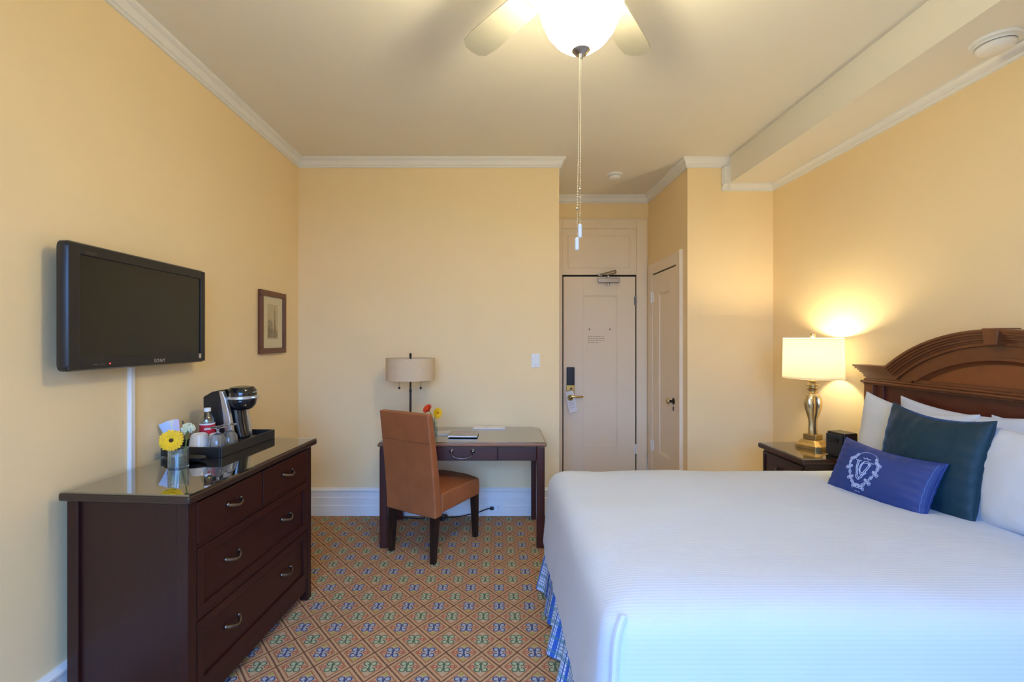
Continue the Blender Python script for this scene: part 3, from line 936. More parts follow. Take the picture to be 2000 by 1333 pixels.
# inverted goblets
def goblet(x, y, label):
    g = thing('wine_glass', label, 'glass', TP(x, y), 0, 'upturned glasses on the tray')
    g.scale = (1, 1, 1.13)
    prof = [(0.036, 0.0), (0.0395, 0.022), (0.0395, 0.045), (0.034, 0.068), (0.022, 0.083), (0.008, 0.090)]
    inner = [(r - 0.0016, z) for r, z in prof[:-1]] + [(0.004, 0.0865)]
    MB().lathe([(0.0001, 0.0865)] + inner[::-1] + prof + [(0.0001, 0.0905)], 32).build('bowl', M['goblet'], g)
    MB().lathe([(0.008, 0.0906), (0.0055, 0.098), (0.0065, 0.106), (0.012, 0.110)], 20).build('stem', M['goblet'], g)
    MB().lathe([(0.0001, 0.1101), (0.012, 0.1101), (0.033, 0.1130), (0.0335, 0.1160), (0.0001, 0.1160)], 28).build('foot', M['goblet'], g)
    return g
goblet(0.056, 0.060, 'upturned stemmed glass on the tray beside the white cups')
goblet(0.127, 0.050, 'upturned stemmed glass on the tray nearest the coffee machine')
# upturned white cups
def cup(x, y, label, s=1.0):
    g = thing('paper_cup', label, 'cup', TP(x, y), 0, 'upturned white cups on the tray')
    MB().lathe([(0.0425 * s, 0), (0.0430 * s, 0.004), (0.041 * s, 0.03 * s), (0.037 * s, 0.060 * s), (0.031 * s, 0.084 * s), (0.026 * s, 0.087 * s), (0.025 * s, 0.084 * s), (0.0001, 0.083 * s)], 36, rfun=lambda a, z: 1 + 0.012 * math.cos(18 * a)).build('cup_body', M['porcelain'], g)
cup(0.060, 0.158, 'upturned white cup on the tray in front of the water bottle', 1.10)
cup(0.150, 0.140, 'upturned white cup on the tray beside the coffee machine', 0.9)

# black caddy with sugar packets
cd = thing('packet_caddy', 'small black caddy at the tray corner behind the yellow flower', 'caddy', TP(0.056, 0.262), DTH)
cdm = MB()
for (a0, a1, b0, b1) in ((-0.036, 0.036, -0.034, -0.030), (-0.036, 0.036, 0.030, 0.034), (-0.036, -0.032, -0.030, 0.030), (0.032, 0.036, -0.030, 0.030)):
    cdm.box(a0, a1, b0, b1, 0, 0.055)
cdm.box(-0.034, 0.034, -0.032, 0.032, 0, 0.004)
cdm.build('caddy_box', M['tray'], cd)
pk = [('white sugar packet with blue print standing in the caddy', (0.66, 0.72, 0.86, 1)), ('pale lilac sweetener packet standing in the caddy', (0.70, 0.62, 0.76, 1)), ('cream packet standing at the back of the caddy', (0.76, 0.74, 0.66, 1)), ('pale blue packet leaning left in the caddy', (0.50, 0.62, 0.84, 1))]
for i, (lb, c_) in enumerate(pk):
    x_, y_, z_ = TP(0.036 + 0.012 * i, 0.258 + 0.004 * i, 0.011)
    k_ = thing('sugar_packet', lb, 'packet', (x_, y_, z_), 0, 'packets in the caddy')
    k_.rotation_euler = (math.radians(-6 + 3 * i), math.radians((-20, -8, -14, -25)[i]), math.radians(10 * i - 10))
    k_.scale = (1, 1, 1.6)
    q = MB(); q.grid([[(-0.022, -0.001, 0), (0, -0.004, 0), (0.022, -0.001, 0)], [(-0.022, -0.001, 0.05), (0, -0.0055, 0.05), (0.022, -0.001, 0.05)], [(-0.022, -0.0005, 0.10), (0, -0.001, 0.10), (0.022, -0.0005, 0.10)]])
    q.grid([[(-0.022, 0.001, 0), (0, 0.004, 0), (0.022, 0.001, 0)], [(-0.022, 0.001, 0.05), (0, 0.0055, 0.05), (0.022, 0.001, 0.05)], [(-0.022, 0.0005, 0.10), (0, 0.001, 0.10), (0.022, 0.0005, 0.10)]])
    q.build('packet_sleeve', plain('packet_paper', c_, rough=0.6), k_)
    MB().box(-0.012, 0.012, -0.0068, -0.0052, 0.035, 0.062).build('packet_print', plain('packet_ink', lin(70, 84, 190), rough=0.6) if i in (0, 3) else M['white_label'], k_, smooth=False)
sk = tag(MB().tube([(0, 0, 0), (-0.012, 0, 0.150)], 0.0025, 8).build('stir_stick', M['bronze'], None), 'thin dark stir stick standing in the caddy', 'stick')
sk.location = TP(0.076, 0.246, 0.011)

# gerbera builder
def gerbera(name, label, base, head, normal, rad, petal, eye, eye_r=0.2, n=22, stem_r=0.003, mid=None, group=None):
    root = thing(name, label, 'flower', base, 0, group)
    b0 = Vector((0, 0, 0)); h0 = Vector(head) - Vector(base)
    nrm = Vector(normal).normalized()
    midp = Vector(mid) - Vector(base) if mid else (b0 + h0) / 2
    pts = []
    ctrl = h0 - nrm * 0.03
    for i in range(13):
        t = i / 12
        pts.append(b0 * (1 - t) ** 3 + midp * 3 * t * (1 - t) ** 2 + ctrl * 3 * t * t * (1 - t) + h0 * t ** 3)
    MB().tube(pts, stem_r, 7).build('stem', M['stem'], root)
    q = Vector((0, 0, 1)).rotation_difference(nrm).to_matrix().to_4x4()
    q.translation = h0
    for ring, (cnt, rr, tilt) in enumerate(((n, 1.0, 0.10), (n, 0.86, 0.26), (n, 0.62, 0.42))):
        for k in range(cnt):
            a = 2 * PI * (k + 0.5 * ring) / cnt
            L = rad * rr * random.uniform(0.94, 1.04); w = rad * 0.145
            P_ = MB()
            rows = []
            for i in range(5):
                t = i / 4
                ww_ = w * (0.45 + 1.1 * t - 0.35 * t * t) * (1 if i < 4 else 0.45)
                zz = L * t * math.tan(tilt) * (1 - 0.35 * t)
                rows.append([(L * t, -ww_, zz + 0.0006), (L * t, 0, zz - 0.0015), (L * t, ww_, zz + 0.0006)])
            P_.grid(rows)
            P_.xf(q @ Matrix.Rotation(a, 4, 'Z') @ Matrix.Translation((0, 0, 0.001 * ring)))
            P_.build('petal', petal, root, recalc=False)
    MB().sphere((0, 0, 0.004), rad * eye_r, 14, 8, 0.5).xf(q).build('flower_eye', eye, root)
    return root

def vase(label, loc, r, h, mat_g=None, ribbed=False):
    g = thing('glass_vase', label, 'vase', loc, 0)
    rf = (lambda a, z: 1 + 0.025 * math.cos(14 * a)) if ribbed else None
    MB().lathe([(0.0001, 0.006), (r * 0.90, 0.006), (r * 0.90, h), (r, h), (r, 0.0), (0.0001, 0.0)], 42, rfun=rf).build('vase_body', M['vase_glass'], g)
    MB().lathe([(0.0001, 0.0065), (r * 0.86, 0.0065), (r * 0.86, h * 0.62), (0.0001, h * 0.62)], 30).build('water', M['water'], g)
    return g
vx, vy = -1.417, 2.045
vase('small ribbed clear glass vase with yellow flower at the dresser edge', (vx, vy, ZT), 0.039, 0.083, ribbed=True)
gerbera('gerbera_flower', 'yellow gerbera with dark eye in the vase on the dresser', (vx - 0.004, vy, ZT + 0.010), (vx - 0.010, vy - 0.030, ZT + 0.124), (0.55, -1, 0.32), 0.047, M['petal_yellow'], M['petal_eye'], 0.2, mid=(vx - 0.005, vy + 0.012, ZT + 0.09))
# pale double flower behind it
wf = thing('pale_flower', 'pale cream double flower behind the yellow gerbera', 'flower', (vx + 0.012, vy + 0.006, ZT + 0.010), 0)
hd0 = Vector((-0.004, 0.046, 0.148))
MB().tube([(0, 0, 0), (0.006, 0.015, 0.08), tuple(hd0)], 0.0026, 7).build('stem', M['stem'], wf)
random.seed(5)
for k in range(46):
    z_ = 1 - 2 * (k + 0.5) / 46 * 0.82
    a = k * 2.39996
    nrm = Vector((math.sqrt(max(0, 1 - z_ * z_)) * math.cos(a), math.sqrt(max(0, 1 - z_ * z_)) * math.sin(a), z_))
    P_ = MB(); rows = []
    for i in range(4):
        t = i / 3; w = 0.010 * (0.5 + t - 0.45 * t * t)
        rows.append([(-w, 0.010 * t * t, 0.026 * t), (0, 0.010 * t * t - 0.002, 0.027 * t), (w, 0.010 * t * t, 0.026 * t)])
    P_.grid(rows)
    q = Vector((0, 0, 1)).rotation_difference(nrm).to_matrix().to_4x4(); q.translation = hd0
    P_.xf(q @ Matrix.Rotation(random.random() * 6, 4, 'Z')).build('petal', M['petal_white'], wf, recalc=False)
# black oval dish
ox, oy = -1.445, 2.132
od = thing('oval_dish', 'black glossy oval dish on the dresser between the vase and tray', 'dish', (ox, oy, ZT), math.radians(2))
MB().lathe([(0.05, 0), (0.085, 0.008), (0.097, 0.020), (0.093, 0.024), (0.078, 0.013), (0.045, 0.007), (0.0001, 0.006)], 40).xf(Matrix.Diagonal((1, 0.36, 1, 1))).build('dish_body', M['black_gloss'], od)

# ---------------------------------------------------------------- desk against the back wall (world-aligned, local origin at its centre front)
DKX, DKY = -0.25, 3.235
dk = thing('writing_desk', 'dark mahogany writing desk with one drawer against the back wall', 'desk', (DKX, DKY, 0), 0)
hw, dd = 0.595, 0.60
ct = MB(); ct.prism([(-hw, 0), (hw, 0), (hw, dd - 0.06), (hw - 0.05, dd), (-hw + 0.05, dd), (-hw, dd - 0.06)], 0.716, 0.741, 'z')
ct.build('top', M['desk_edge'], dk, bevel=0.007, seg=3)
gt = MB(); gt.prism([(-hw + 0.012, 0.010), (hw - 0.012, 0.010), (hw - 0.012, dd - 0.065), (hw - 0.055, dd - 0.010), (-hw + 0.055, dd - 0.010), (-hw + 0.012, dd - 0.065)], 0.7415, 0.7475, 'z')
gt.build('glass_top', M['plate_glass'], dk, smooth=False)
lx = hw - 0.014
ap = MB()
ap.box(-lx + 0.055, lx - 0.055, dd - 0.052, dd - 0.034, 0.612, 0.716).box(-lx + 0.010, -lx + 0.028, 0.065, dd - 0.07, 0.612, 0.716).box(lx - 0.028, lx - 0.010, 0.065, dd - 0.07, 0.612, 0.716)
ap.box(-lx + 0.055, lx - 0.055, 0.030, 0.045, 0.612, 0.716)
ap.build('apron', M['desk'], dk, bevel=0.002)
for a, b_ in ((-lx + 0.058, -0.252), (0.252, lx - 0.058)):
    MB().box(a, b_, 0.016, 0.032, 0.616, 0.713).build('front_panel', M['desk'], dk, bevel=0.002)
dw = MB().box(-0.248, 0.248, 0.012, 0.032, 0.616, 0.713).build('drawer', M['desk'], dk, bevel=0.003)
hb = MB()
for s_ in (-1, 1):
    hb.lathe([(0.016, 0), (0.016, 0.003), (0.008, 0.008), (0.006, 0.018), (0.001, 0.020)], 14, (0, 0, 0))
hb = MB()
for s_ in (-1, 1):
    hb.join(MB().lathe([(0.016, 0), (0.016, 0.003), (0.009, 0.008), (0.007, 0.018), (0.001, 0.020)], 14).xf(Matrix.Translation((s_ * 0.075, 0.012, 0.684)) @ Matrix.Rotation(PI / 2, 4, 'X')))
pts = [(0.075 * math.cos(PI + PI * i / 18) * (1.0 + 0.06 * math.sin(PI * i / 18)), -0.006, 0.684 - 0.048 * math.sin(PI * i / 18) ** 0.8) for i in range(19)]
hb.tube(pts, [0.0035 + 0.0022 * (1 if 6 < i < 12 and i % 2 else 0) for i in range(19)], 8)
hb.build('bail_handle', M['pewter'], dw)
for sx in (-1, 1):
    for y0 in (0.006, dd - 0.076):
        lg_ = MB()
        x0 = sx * lx - (0.056 if sx > 0 else 0)
        lg_.box(x0, x0 + 0.056, y0, y0 + 0.060, 0, 0.716)
        leg = lg_.build('leg', M['desk'], dk, bevel=0.006)
        if y0 < 0.1:
            for xx in (x0 + 0.004, x0 + 0.052):
                zs = [0.03 + 0.0075 * k for k in range(90)]
                MB().tube([(xx, y0 + 0.003, z) for z in zs], [0.0058 if k % 2 else 0.0032 for k in range(90)], 6).build('carved_beading', M['desk'], leg)

# ---------------------------------------------------------------- parsons chair (local +y: front)
ca_ = math.radians(-31.2)
RL, RR, FR = Vector((-0.733, 3.219)), Vector((-0.4196, 3.021)), Vector((-0.1756, 3.436))
cc_ = (RL + FR) / 2
ch = thing('dining_chair', 'tan leather high-back chair with dark wooden legs at the desk', 'chair', (cc_.x, cc_.y, 0), ca_)
bw = 0.215
# backrest: slightly leaning slab
bk = MB()
rows = []
for t in [i / 12 for i in range(13)]:
    z = 0.300 + 0.690 * t
    yc = -0.225 - 0.085 * t ** 1.3
    th_ = 0.075 - 0.022 * t
    w_ = bw + 0.004 - 0.004 * t
    if i is None: pass
    rows.append([(-w_, yc - th_ / 2, z), (0, yc - th_ / 2 - 0.006, z), (w_, yc - th_ / 2, z), (w_, yc + th_ / 2, z), (0, yc + th_ / 2 + 0.006, z), (-w_, yc + th_ / 2, z)])
bk.grid(rows, close_u=True)
bk.f.append(tuple(range(6))); nb0 = len(bk.v); bk.f.append(tuple(reversed(range(nb0 - 6, nb0))))
bo = bk.build('backrest', M['leather'], ch, bevel=0.012, seg=3)
sm_ = MB()
sm_.tube([(0, -0.225 - 0.085 * t ** 1.3 - (0.075 - 0.022 * t) / 2 - 0.0055, 0.302 + 0.69 * t) for t in [i / 10 * 0.72 for i in range(11)]], 0.0016, 6)
zt = 0.72
yb = -0.225 - 0.085 * zt ** 1.3 - (0.075 - 0.022 * zt) / 2
sm_.tube([(-bw, yb - 0.0008, 0.302 + 0.69 * zt), (0, yb - 0.0062, 0.302 + 0.69 * zt), (bw, yb - 0.0008, 0.302 + 0.69 * zt)], 0.0016, 6)
sm_.build('seam', M['stitch'], bo)
se = MB()
rows = []
for y in (-0.190, -0.08, 0.03, 0.14, 0.22, 0.262):
    e_ = 0.0 if y < 0.2 else 0.006
    zz = 0.452 + 0.018 * math.cos((y - 0.02) / 0.26 * PI / 2)
    rows.append([(-bw, y, 0.318), (-bw - 0.003, y, 0.39), (-bw + 0.004, y, 0.445 - e_), (-0.1, y, zz), (0.1, y, zz), (bw - 0.004, y, 0.445 - e_), (bw + 0.003, y, 0.39), (bw, y, 0.318)])
se.grid(rows, close_u=True)
se.f.append(tuple(range(8))); n8 = len(se.v); se.f.append(tuple(range(n8 - 8, n8)))
se.build('seat', M['leather'], ch, bevel=0.010, seg=3, angle=50)
for sx in (-1, 1):
    MB().taper((sx * 0.188, 0.245, 0.0), (0.034, 0.034), (sx * 0.186, 0.235, 0.32), (0.050, 0.050)).build('leg', M['leg_dark'], ch, bevel=0.003)
    MB().taper((sx * 0.186, -0.245, 0.0), (0.034, 0.034), (sx * 0.186, -0.228, 0.31), (0.048, 0.050)).build('leg', M['leg_dark'], ch, bevel=0.003)

# ---------------------------------------------------------------- desk lamp (unlit)
ZD = 0.7475
dl = thing('desk_lamp', 'unlit desk lamp with beige linen drum shade and black pole', 'lamp', (-0.685, 3.62, ZD), 0)
MB().lathe([(0.085, 0), (0.085, 0.012), (0.078, 0.018), (0.02, 0.022), (0.012, 0.03)], 32).build('base', M['bronze'], dl)
MB().lathe([(0.0085, 0.02), (0.0085, 0.31), (0.011, 0.312), (0.011, 0.33), (0.0075, 0.335), (0.0075, 0.585), (0.009, 0.59), (0.009, 0.612), (0.004, 0.618)], 16).build('pole', M['bronze'], dl)
shd = MB(); shd.lathe([(0.189, 0.412), (0.189, 0.575), (0.186, 0.575), (0.186, 0.412), (0.189, 0.412)], 48, cap=False)
so = shd.build('shade', M['linen_shade'], dl)
rg = MB()
for z in (0.413, 0.574):
    rg.lathe([(0.1895, z - 0.004), (0.1905, z), (0.1895, z + 0.004)], 48, cap=False)
for k in range(3):
    a = k * 2 * PI / 3 + 0.4
    rg.tube([(0.006 * math.cos(a), 0.006 * math.sin(a), 0.572), (0.187 * math.cos(a), 0.187 * math.sin(a), 0.570)], 0.002, 6)
rg.build('shade_ring', M['linen_shade'], so)
for sx in (-1, 1):
    pc = MB(); pc.tube([(sx * 0.082, -0.02, 0.48), (sx * 0.084, -0.02, 0.352)], 0.0013, 6)
    pco = pc.build('pull_chain', M['bronze'], dl)
    MB().sphere((sx * 0.084, -0.02, 0.345), 0.0095, 12, 8).build('chain_ball', M['bronze'], pco)
    MB().tube([(sx * 0.004, -0.02 * 0, 0.50), (sx * 0.082, -0.02, 0.49)], 0.006, 8).build('socket_arm', M['bronze'], dl)

# ---------------------------------------------------------------- desk flowers and papers
vx2, vy2 = -0.475, 3.46
vase('slender clear glass bud vase on the desk behind the chair', (vx2, vy2, ZD), 0.024, 0.105)
gerbera('gerbera_flower', 'orange-red gerbera in the bud vase on the desk', (vx2 - 0.004, vy2, ZD + 0.010), (vx2 - 0.052, vy2 - 0.004, ZD + 0.205), (-0.50, -0.62, 0.62), 0.040, M['petal_red'], M['eye_orange'], 0.22, n=18, stem_r=0.0028, mid=(vx2 + 0.006, vy2, ZD + 0.13))
gerbera('gerbera_flower', 'yellow gerbera in the bud vase on the desk', (vx2 + 0.004, vy2, ZD + 0.010), (vx2 + 0.026, vy2 - 0.020, ZD + 0.175), (0.75, -0.8, 0.1), 0.041, M['petal_yellow'], M['eye_orange'], 0.22, n=18, stem_r=0.0028, mid=(vx2 - 0.006, vy2, ZD + 0.12))

def booklet(name, label, cat, loc, rotz, w, h, t, cover, border=0.0):
    r_ = thing(name, label, cat, loc, rotz)
    MB().box(-w / 2, w / 2, -h / 2, h / 2, 0, t).build('pages', M['paper'], r_, bevel=0.001)
    rows = []
    for i in range(9):
        x = -w / 2 + w * i / 8
        z = t + 0.0006 + 0.003 * math.sin(PI * i / 8)
        rows.append([(x, -h / 2 + border, z), (x, h / 2, z)])
    q = MB(); q.grid(rows)
    q.build('cover', cover, r_, recalc=False)
    return r_
booklet('magazine', 'magazine with a grey brown photo cover lying on the desk', 'magazine', (-0.255, 3.475, ZD + 0.0065), math.radians(-2), 0.215, 0.20, 0.009, M['magazine'], 0.02)
booklet('brochure', 'pale brochure partly under the magazine on the desk', 'brochure', (-0.355, 3.56, ZD), math.radians(6), 0.21, 0.14, 0.006, M['brochure'])
fl = thing('folder', 'white blue paper folder lying at the back of the desk', 'folder', (-0.07, 3.765, ZD), math.radians(1))
MB().box(-0.13, 0.13, -0.055, 0.055, 0, 0.007).build('folder_cover', M['paper'], fl, bevel=0.002)
MB().box(-0.125, 0.125, -0.0555, 0.05, 0.002, 0.005).build('sheets', M['white'], fl, smooth=False)

# ---------------------------------------------------------------- light switch, outlet, cords
ls_ = thing('light_switch', 'white rocker light switch on the back wall beside the entry', 'switch', (0.318, YB, 1.296), 0)
sp_ = MB().box(-0.036, 0.036, -0.006, 0, -0.058, 0.058).build('plate', M['white'], ls_, bevel=0.003)
MB().box(-0.017, 0.017, -0.010, -0.005, -0.034, 0.034).build('rocker', M['white'], ls_, bevel=0.002)
for z in (-0.048, 0.048):
    MB().lathe([(0.0035, 0), (0.0035, 0.001)], 10).xf(Matrix.Translation((0, -0.006, z)) @ Matrix.Rotation(PI / 2, 4, 'X')).build('screw', M['nickel'], ls_)
ol = thing('wall_outlet', 'white horizontal power outlet on the baseboard under the desk', 'outlet', (-0.02, YB - 0.026, 0.072), 0)
MB().box(-0.066, 0.066, -0.006, 0, -0.040, 0.040).build('plate', M['white'], ol, bevel=0.003)
for sx in (-1, 1):
    so_ = MB().box(sx * 0.028 - 0.02, sx * 0.028 + 0.02, -0.009, -0.005, -0.022, 0.022).build('socket', M['white'], ol, bevel=0.004)
    if sx > 0:
        sl = MB()
        for z in (-0.007, 0.007): sl.box(0.028 - 0.006, 0.028 + 0.004, -0.0095, -0.0085, z - 0.0015, z + 0.0015)
        sl.build('slots', M['gap'], so_, smooth=False)
cx = thing('power_cord', 'black power cord plugged into the outlet trailing along the floor', 'cord', (-0.048, YB - 0.035, 0.072), 0)
MB().box(-0.016, 0.016, -0.024, 0.0, -0.012, 0.012).build('plug', M['black'], cx, bevel=0.004)
pth = [(-0.012, -0.016, 0.0), (-0.05, -0.022, -0.006), (-0.12, -0.03, -0.030), (-0.20, -0.03, -0.048), (-0.30, -0.035, -0.064), (-0.42, -0.04, -0.0655), (-0.52, -0.06, -0.058), (-0.545, -0.03, -0.04), (-0.56, -0.06, -0.064), (-0.66, -0.05, -0.0655), (-0.76, -0.035, -0.064), (-0.86, -0.03, -0.048)]
def smooth_path(p, n=6):
    p = [Vector(a) for a in p]; o = []
    for i in range(len(p) - 1):
        a, b_, c_, d_ = p[max(i - 1, 0)], p[i], p[i + 1], p[min(i + 2, len(p) - 1)]
        for k in range(n):
            t = k / n
            o.append(0.5 * ((2 * b_) + (-a + c_) * t + (2 * a - 5 * b_ + 4 * c_ - d_) * t * t + (-a + 3 * b_ - 3 * c_ + d_) * t ** 3))
    o.append(p[-1]); return o
MB().tube(smooth_path(pth), 0.0045, 7).build('cable', M['cord'], cx)
cb = MB()
for k in range(3):
    cb.tube(smooth_path([(-0.40 + 0.03 * math.cos(a) + 0.005 * k, -0.075 + 0.02 * math.sin(a), -0.052 + 0.018 * math.sin(a + k)) for a in [i * PI / 3 for i in range(7)]], 4), 0.004, 6)
cb.build('cable_bundle', M['cord'], cx)

# ---------------------------------------------------------------- ceiling things
def smoke(label, loc, r, h):
    s_ = thing('smoke_detector', label, 'smoke detector', loc, 0)
    MB().lathe([(r * 1.28, 0), (r * 1.28, -0.006), (r * 1.22, -0.012), (r, -0.013)], 40).build('base_plate', M['white'], s_)
    MB().lathe([(r, -0.010), (r, -h * 0.45), (r * 0.93, -h * 0.5)], 40, cap=False).build('collar', M['white'], s_)
    MB().lathe([(r * 0.92, -h * 0.45), (r * 0.98, -h * 0.62), (r * 0.90, -h * 0.85), (r * 0.72, -h), (0.0001, -h)], 40).build('dome', M['white'], s_)
    MB().lathe([(r * 1.005, -h * 0.46), (r * 1.005, -h * 0.50)], 40, cap=False).build('vent_slot', M['gap'], s_)
    return s_
smoke('white round smoke detector under the soffit at right', (2.16, 2.0, SOFZ), 0.066, 0.050)
smoke('white round smoke detector on the entry alcove ceiling', (1.073, 4.235, HC), 0.058, 0.042)
smoke('white round detector on the main ceiling beside the left wall', (-1.19, 1.98, HC), 0.05, 0.03) if False else None

# ---------------------------------------------------------------- ceiling fan with light bowl
FX, FY = 0.282, 1.56
fan = thing('ceiling_fan', 'white ceiling fan with lit frosted glass bowl and pull chains', 'fan', (FX, FY, HC), 0)
MB().lathe([(0.070, 0), (0.070, -0.02), (0.055, -0.045), (0.022, -0.06)], 32).build('canopy', M['fan_white'], fan)
MB().lathe([(0.013, -0.05), (0.013, -0.13)], 14).build('downrod', M['fan_white'], fan)
MB().lathe([(0.03, -0.115), (0.085, -0.125), (0.105, -0.145), (0.108, -0.20), (0.09, -0.235), (0.055, -0.245), (0.052, -0.30), (0.03, -0.305)], 36).build('motor_housing', M['fan_white'], fan)
for k in range(5):
    a = math.radians(128 + 72 * k)
    bl = MB()
    o_ = [(0.20, -0.052), (0.30, -0.060), (0.55, -0.068), (0.62, -0.060), (0.645, -0.035), (0.65, 0.0), (0.645, 0.035), (0.62, 0.060), (0.55, 0.068), (0.30, 0.060), (0.20, 0.052)]
    bl.prism(o_, -0.003, 0.003, 'z')
    bl.xf(Matrix.Rotation(a, 4, 'Z') @ Matrix.Translation((0, 0, -0.222)) @ Matrix.Rotation(math.radians(11), 4, 'X'))
    blo = bl.build('blade', M['blade'], fan, smooth=False)
    br = MB(); br.prism([(0.09, -0.02), (0.16, -0.014), (0.26, -0.035), (0.26, 0.035), (0.16, 0.014), (0.09, 0.02)], -0.004, 0.004, 'z')
    br.xf(Matrix.Rotation(a, 4, 'Z') @ Matrix.Translation((0, 0, -0.230)) @ Matrix.Rotation(math.radians(11), 4, 'X'))
    br.build('blade_bracket', M['fan_white'], blo, bevel=0.001)
MB().lathe([(0.05, -0.295), (0.075, -0.305), (0.085, -0.335), (0.05, -0.345)], 32).build('light_fitter', M['fan_white'], fan)
bp = [(0.145, -0.355), (0.1455, -0.365), (0.141, -0.395), (0.131, -0.43), (0.114, -0.468), (0.088, -0.502), (0.055, -0.528), (0.03, -0.537), (0.012, -0.54)]
fb = bpy.data.lights.new('fan_bulb', 'POINT'); fb.energy = FAN_BULB_W; fb.color = (1.0, 0.87, 0.55); fb.shadow_soft_size = 0.05
fbo = bpy.data.objects.new('fan_bulb', fb); C.objects.link(fbo); fbo.parent = fan; fbo.location = (0, 0, -0.42)
MB().lathe(bp, 44, cap=False).build('glass_bowl', M['bowl'], fan)
MB().lathe([(0.030, -0.5365), (0.031, -0.541), (0.022, -0.551), (0.010, -0.556), (0.007, -0.566), (0.0001, -0.568)], 24).build('finial_cap', M['nickel'], fan)
for k, (ox_, zlen, fz) in enumerate(((-0.006, -1.135, 0.04), (-0.016, -1.180, 0.037))):
    c_ = MB(); c_.tube([(ox_ * 0.4, -0.012, -0.55), (ox_, -0.014, zlen)], 0.0007, 5)
    zz = -0.60
    while zz > zlen:
        t = (zz + 0.55) / (zlen + 0.55)
        c_.lathe([(0.0004, -0.0017), (0.0017, 0.0), (0.0004, 0.0017)], 6, (ox_ * 0.4 + (ox_ - ox_ * 0.4) * t, -0.012 - 0.002 * t, zz), cap=False)
        zz -= 0.009
    cho = c_.build('pull_chain', M['chain'], fan)
    MB().lathe([(0.003, 0.003), (0.0068, 0), (0.0068, -fz), (0.003, -fz - 0.003)], 12, (ox_, -0.014, zlen)).build('fob', M['fob'], cho)
    MB().lathe([(0.0012, -0.004), (0.0042, 0.0), (0.0012, 0.004)], 8, (ox_, -0.014, zlen + 0.12 - 0.02 * k)).build('chain_connector', M['nickel'], cho)

# ---------------------------------------------------------------- bed
from mathutils import noise as mnoise
BX0, BX1, BY0, BY1 = 0.295, 2.185, 1.285, 2.775
BCY = (BY0 + BY1) / 2
BZ = 0.70
bed = thing('bed', 'large bed with arched carved walnut headboard against the right wall', 'bed', (2.30, BCY, 0), -PI / 2)
def L2(mb):
    return mb
# local frame: x = -(Y - BCY), -y = towards the room, i.e. world x = 2.30 + y
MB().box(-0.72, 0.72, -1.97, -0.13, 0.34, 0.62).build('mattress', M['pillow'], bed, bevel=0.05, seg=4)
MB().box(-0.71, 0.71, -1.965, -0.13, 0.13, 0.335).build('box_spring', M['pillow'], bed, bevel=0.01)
fm = MB().box(-0.70, 0.70, -1.93, -0.11, 0.09, 0.128)
for x in (-0.66, 0.66):
    for y in (-1.88, -0.2):
        fm.box(x - 0.025, x + 0.025, y - 0.025, y + 0.025, 0, 0.09)
fm.build('bed_frame', M['leg_dark'], bed)
# headboard
ZS, AR = 1.320, 0.889
AZ = 1.517 - AR
hbd = MB().box(-0.705, 0.705, -0.052, -0.030, 0.30, 1.215).build('headboard', M['headboard_red'], bed, smooth=False)
hbd['label'] = 'walnut headboard with arched top'
for s_ in (-1, 1):
    x0, x1 = sorted((s_ * 0.690, s_ * 0.755))
    MB().box(x0, x1, -0.088, -0.012, 0, 1.212).build('post', M['headboard'], hbd, bevel=0.004)
    x0, x1 = sorted((s_ * 0.640, s_ * 0.690))
    MB().box(x0, x1, -0.066, -0.030, 0.3, 1.212).build('stile', M['headboard_red'], hbd, bevel=0.003)
ml = MB()
for z0, z1, y in ((1.205, 1.214, -0.094), (1.214, 1.228, -0.104), (1.228, 1.240, -0.092)):
    ml.box(-0.755 + (y + 0.104) * 1.0 - 0.008, 0.755 - (y + 0.104) * 1.0 + 0.008, y, -0.03, z0, z1)
ml.build('mid_moulding', M['headboard'], hbd, bevel=0.003)
def hpath(a, xe, n=28):
    r = AR - a
    z = ZS - a
    xj = math.sqrt(r * r - (z - AZ) ** 2)
    a0 = math.atan2(z - AZ, -xj); a1 = math.atan2(z - AZ, xj)
    pts = [(-xe, z), (-xj, z)]
    pts += [(r * math.cos(a0 + (a1 - a0) * i / n), AZ + r * math.sin(a0 + (a1 - a0) * i / n)) for i in range(1, n)]
    return pts + [(xj, z), (xe, z)]
def band(a0, a1, yf, xe0, xe1, yb=-0.03):
    q = MB()
    p0, p1 = hpath(a0, xe0), hpath(a1, xe1)
    rows = [[(x, yb, z) for x, z in p0], [(x, yf, z) for x, z in p0], [(x, yf, z) for x, z in p1], [(x, yb, z) for x, z in p1]]
    q.grid(rows)
    for e in (0, -1):
        b_ = len(q.v); q.v += [rows[0][e], rows[1][e], rows[2][e], rows[3][e]]; q.f.append((b_, b_ + 1, b_ + 2, b_ + 3))
    return q
cr = MB()
for a0, a1, y, xe in ((0.0, 0.012, -0.130, 0.790), (0.012, 0.024, -0.122, 0.784), (0.024, 0.034, -0.112, 0.776), (0.034, 0.046, -0.104, 0.770), (0.046, 0.055, -0.094, 0.763), (0.055, 0.072, -0.088, 0.758)):
    cr.join(band(a0, a1, y, xe, xe - 0.003))
cr.build('cornice', M['headboard'], hbd, angle=30)
# frieze: shoulders and arch rail
fz_ = MB()
for s_ in (-1, 1):
    x0, x1 = sorted((s_ * 0.52, s_ * 0.752))
    fz_.box(x0, x1, -0.080, -0.03, 1.236, 1.25)
fz_.join(band(0.070, 0.072, -0.078, 0.752, 0.752))
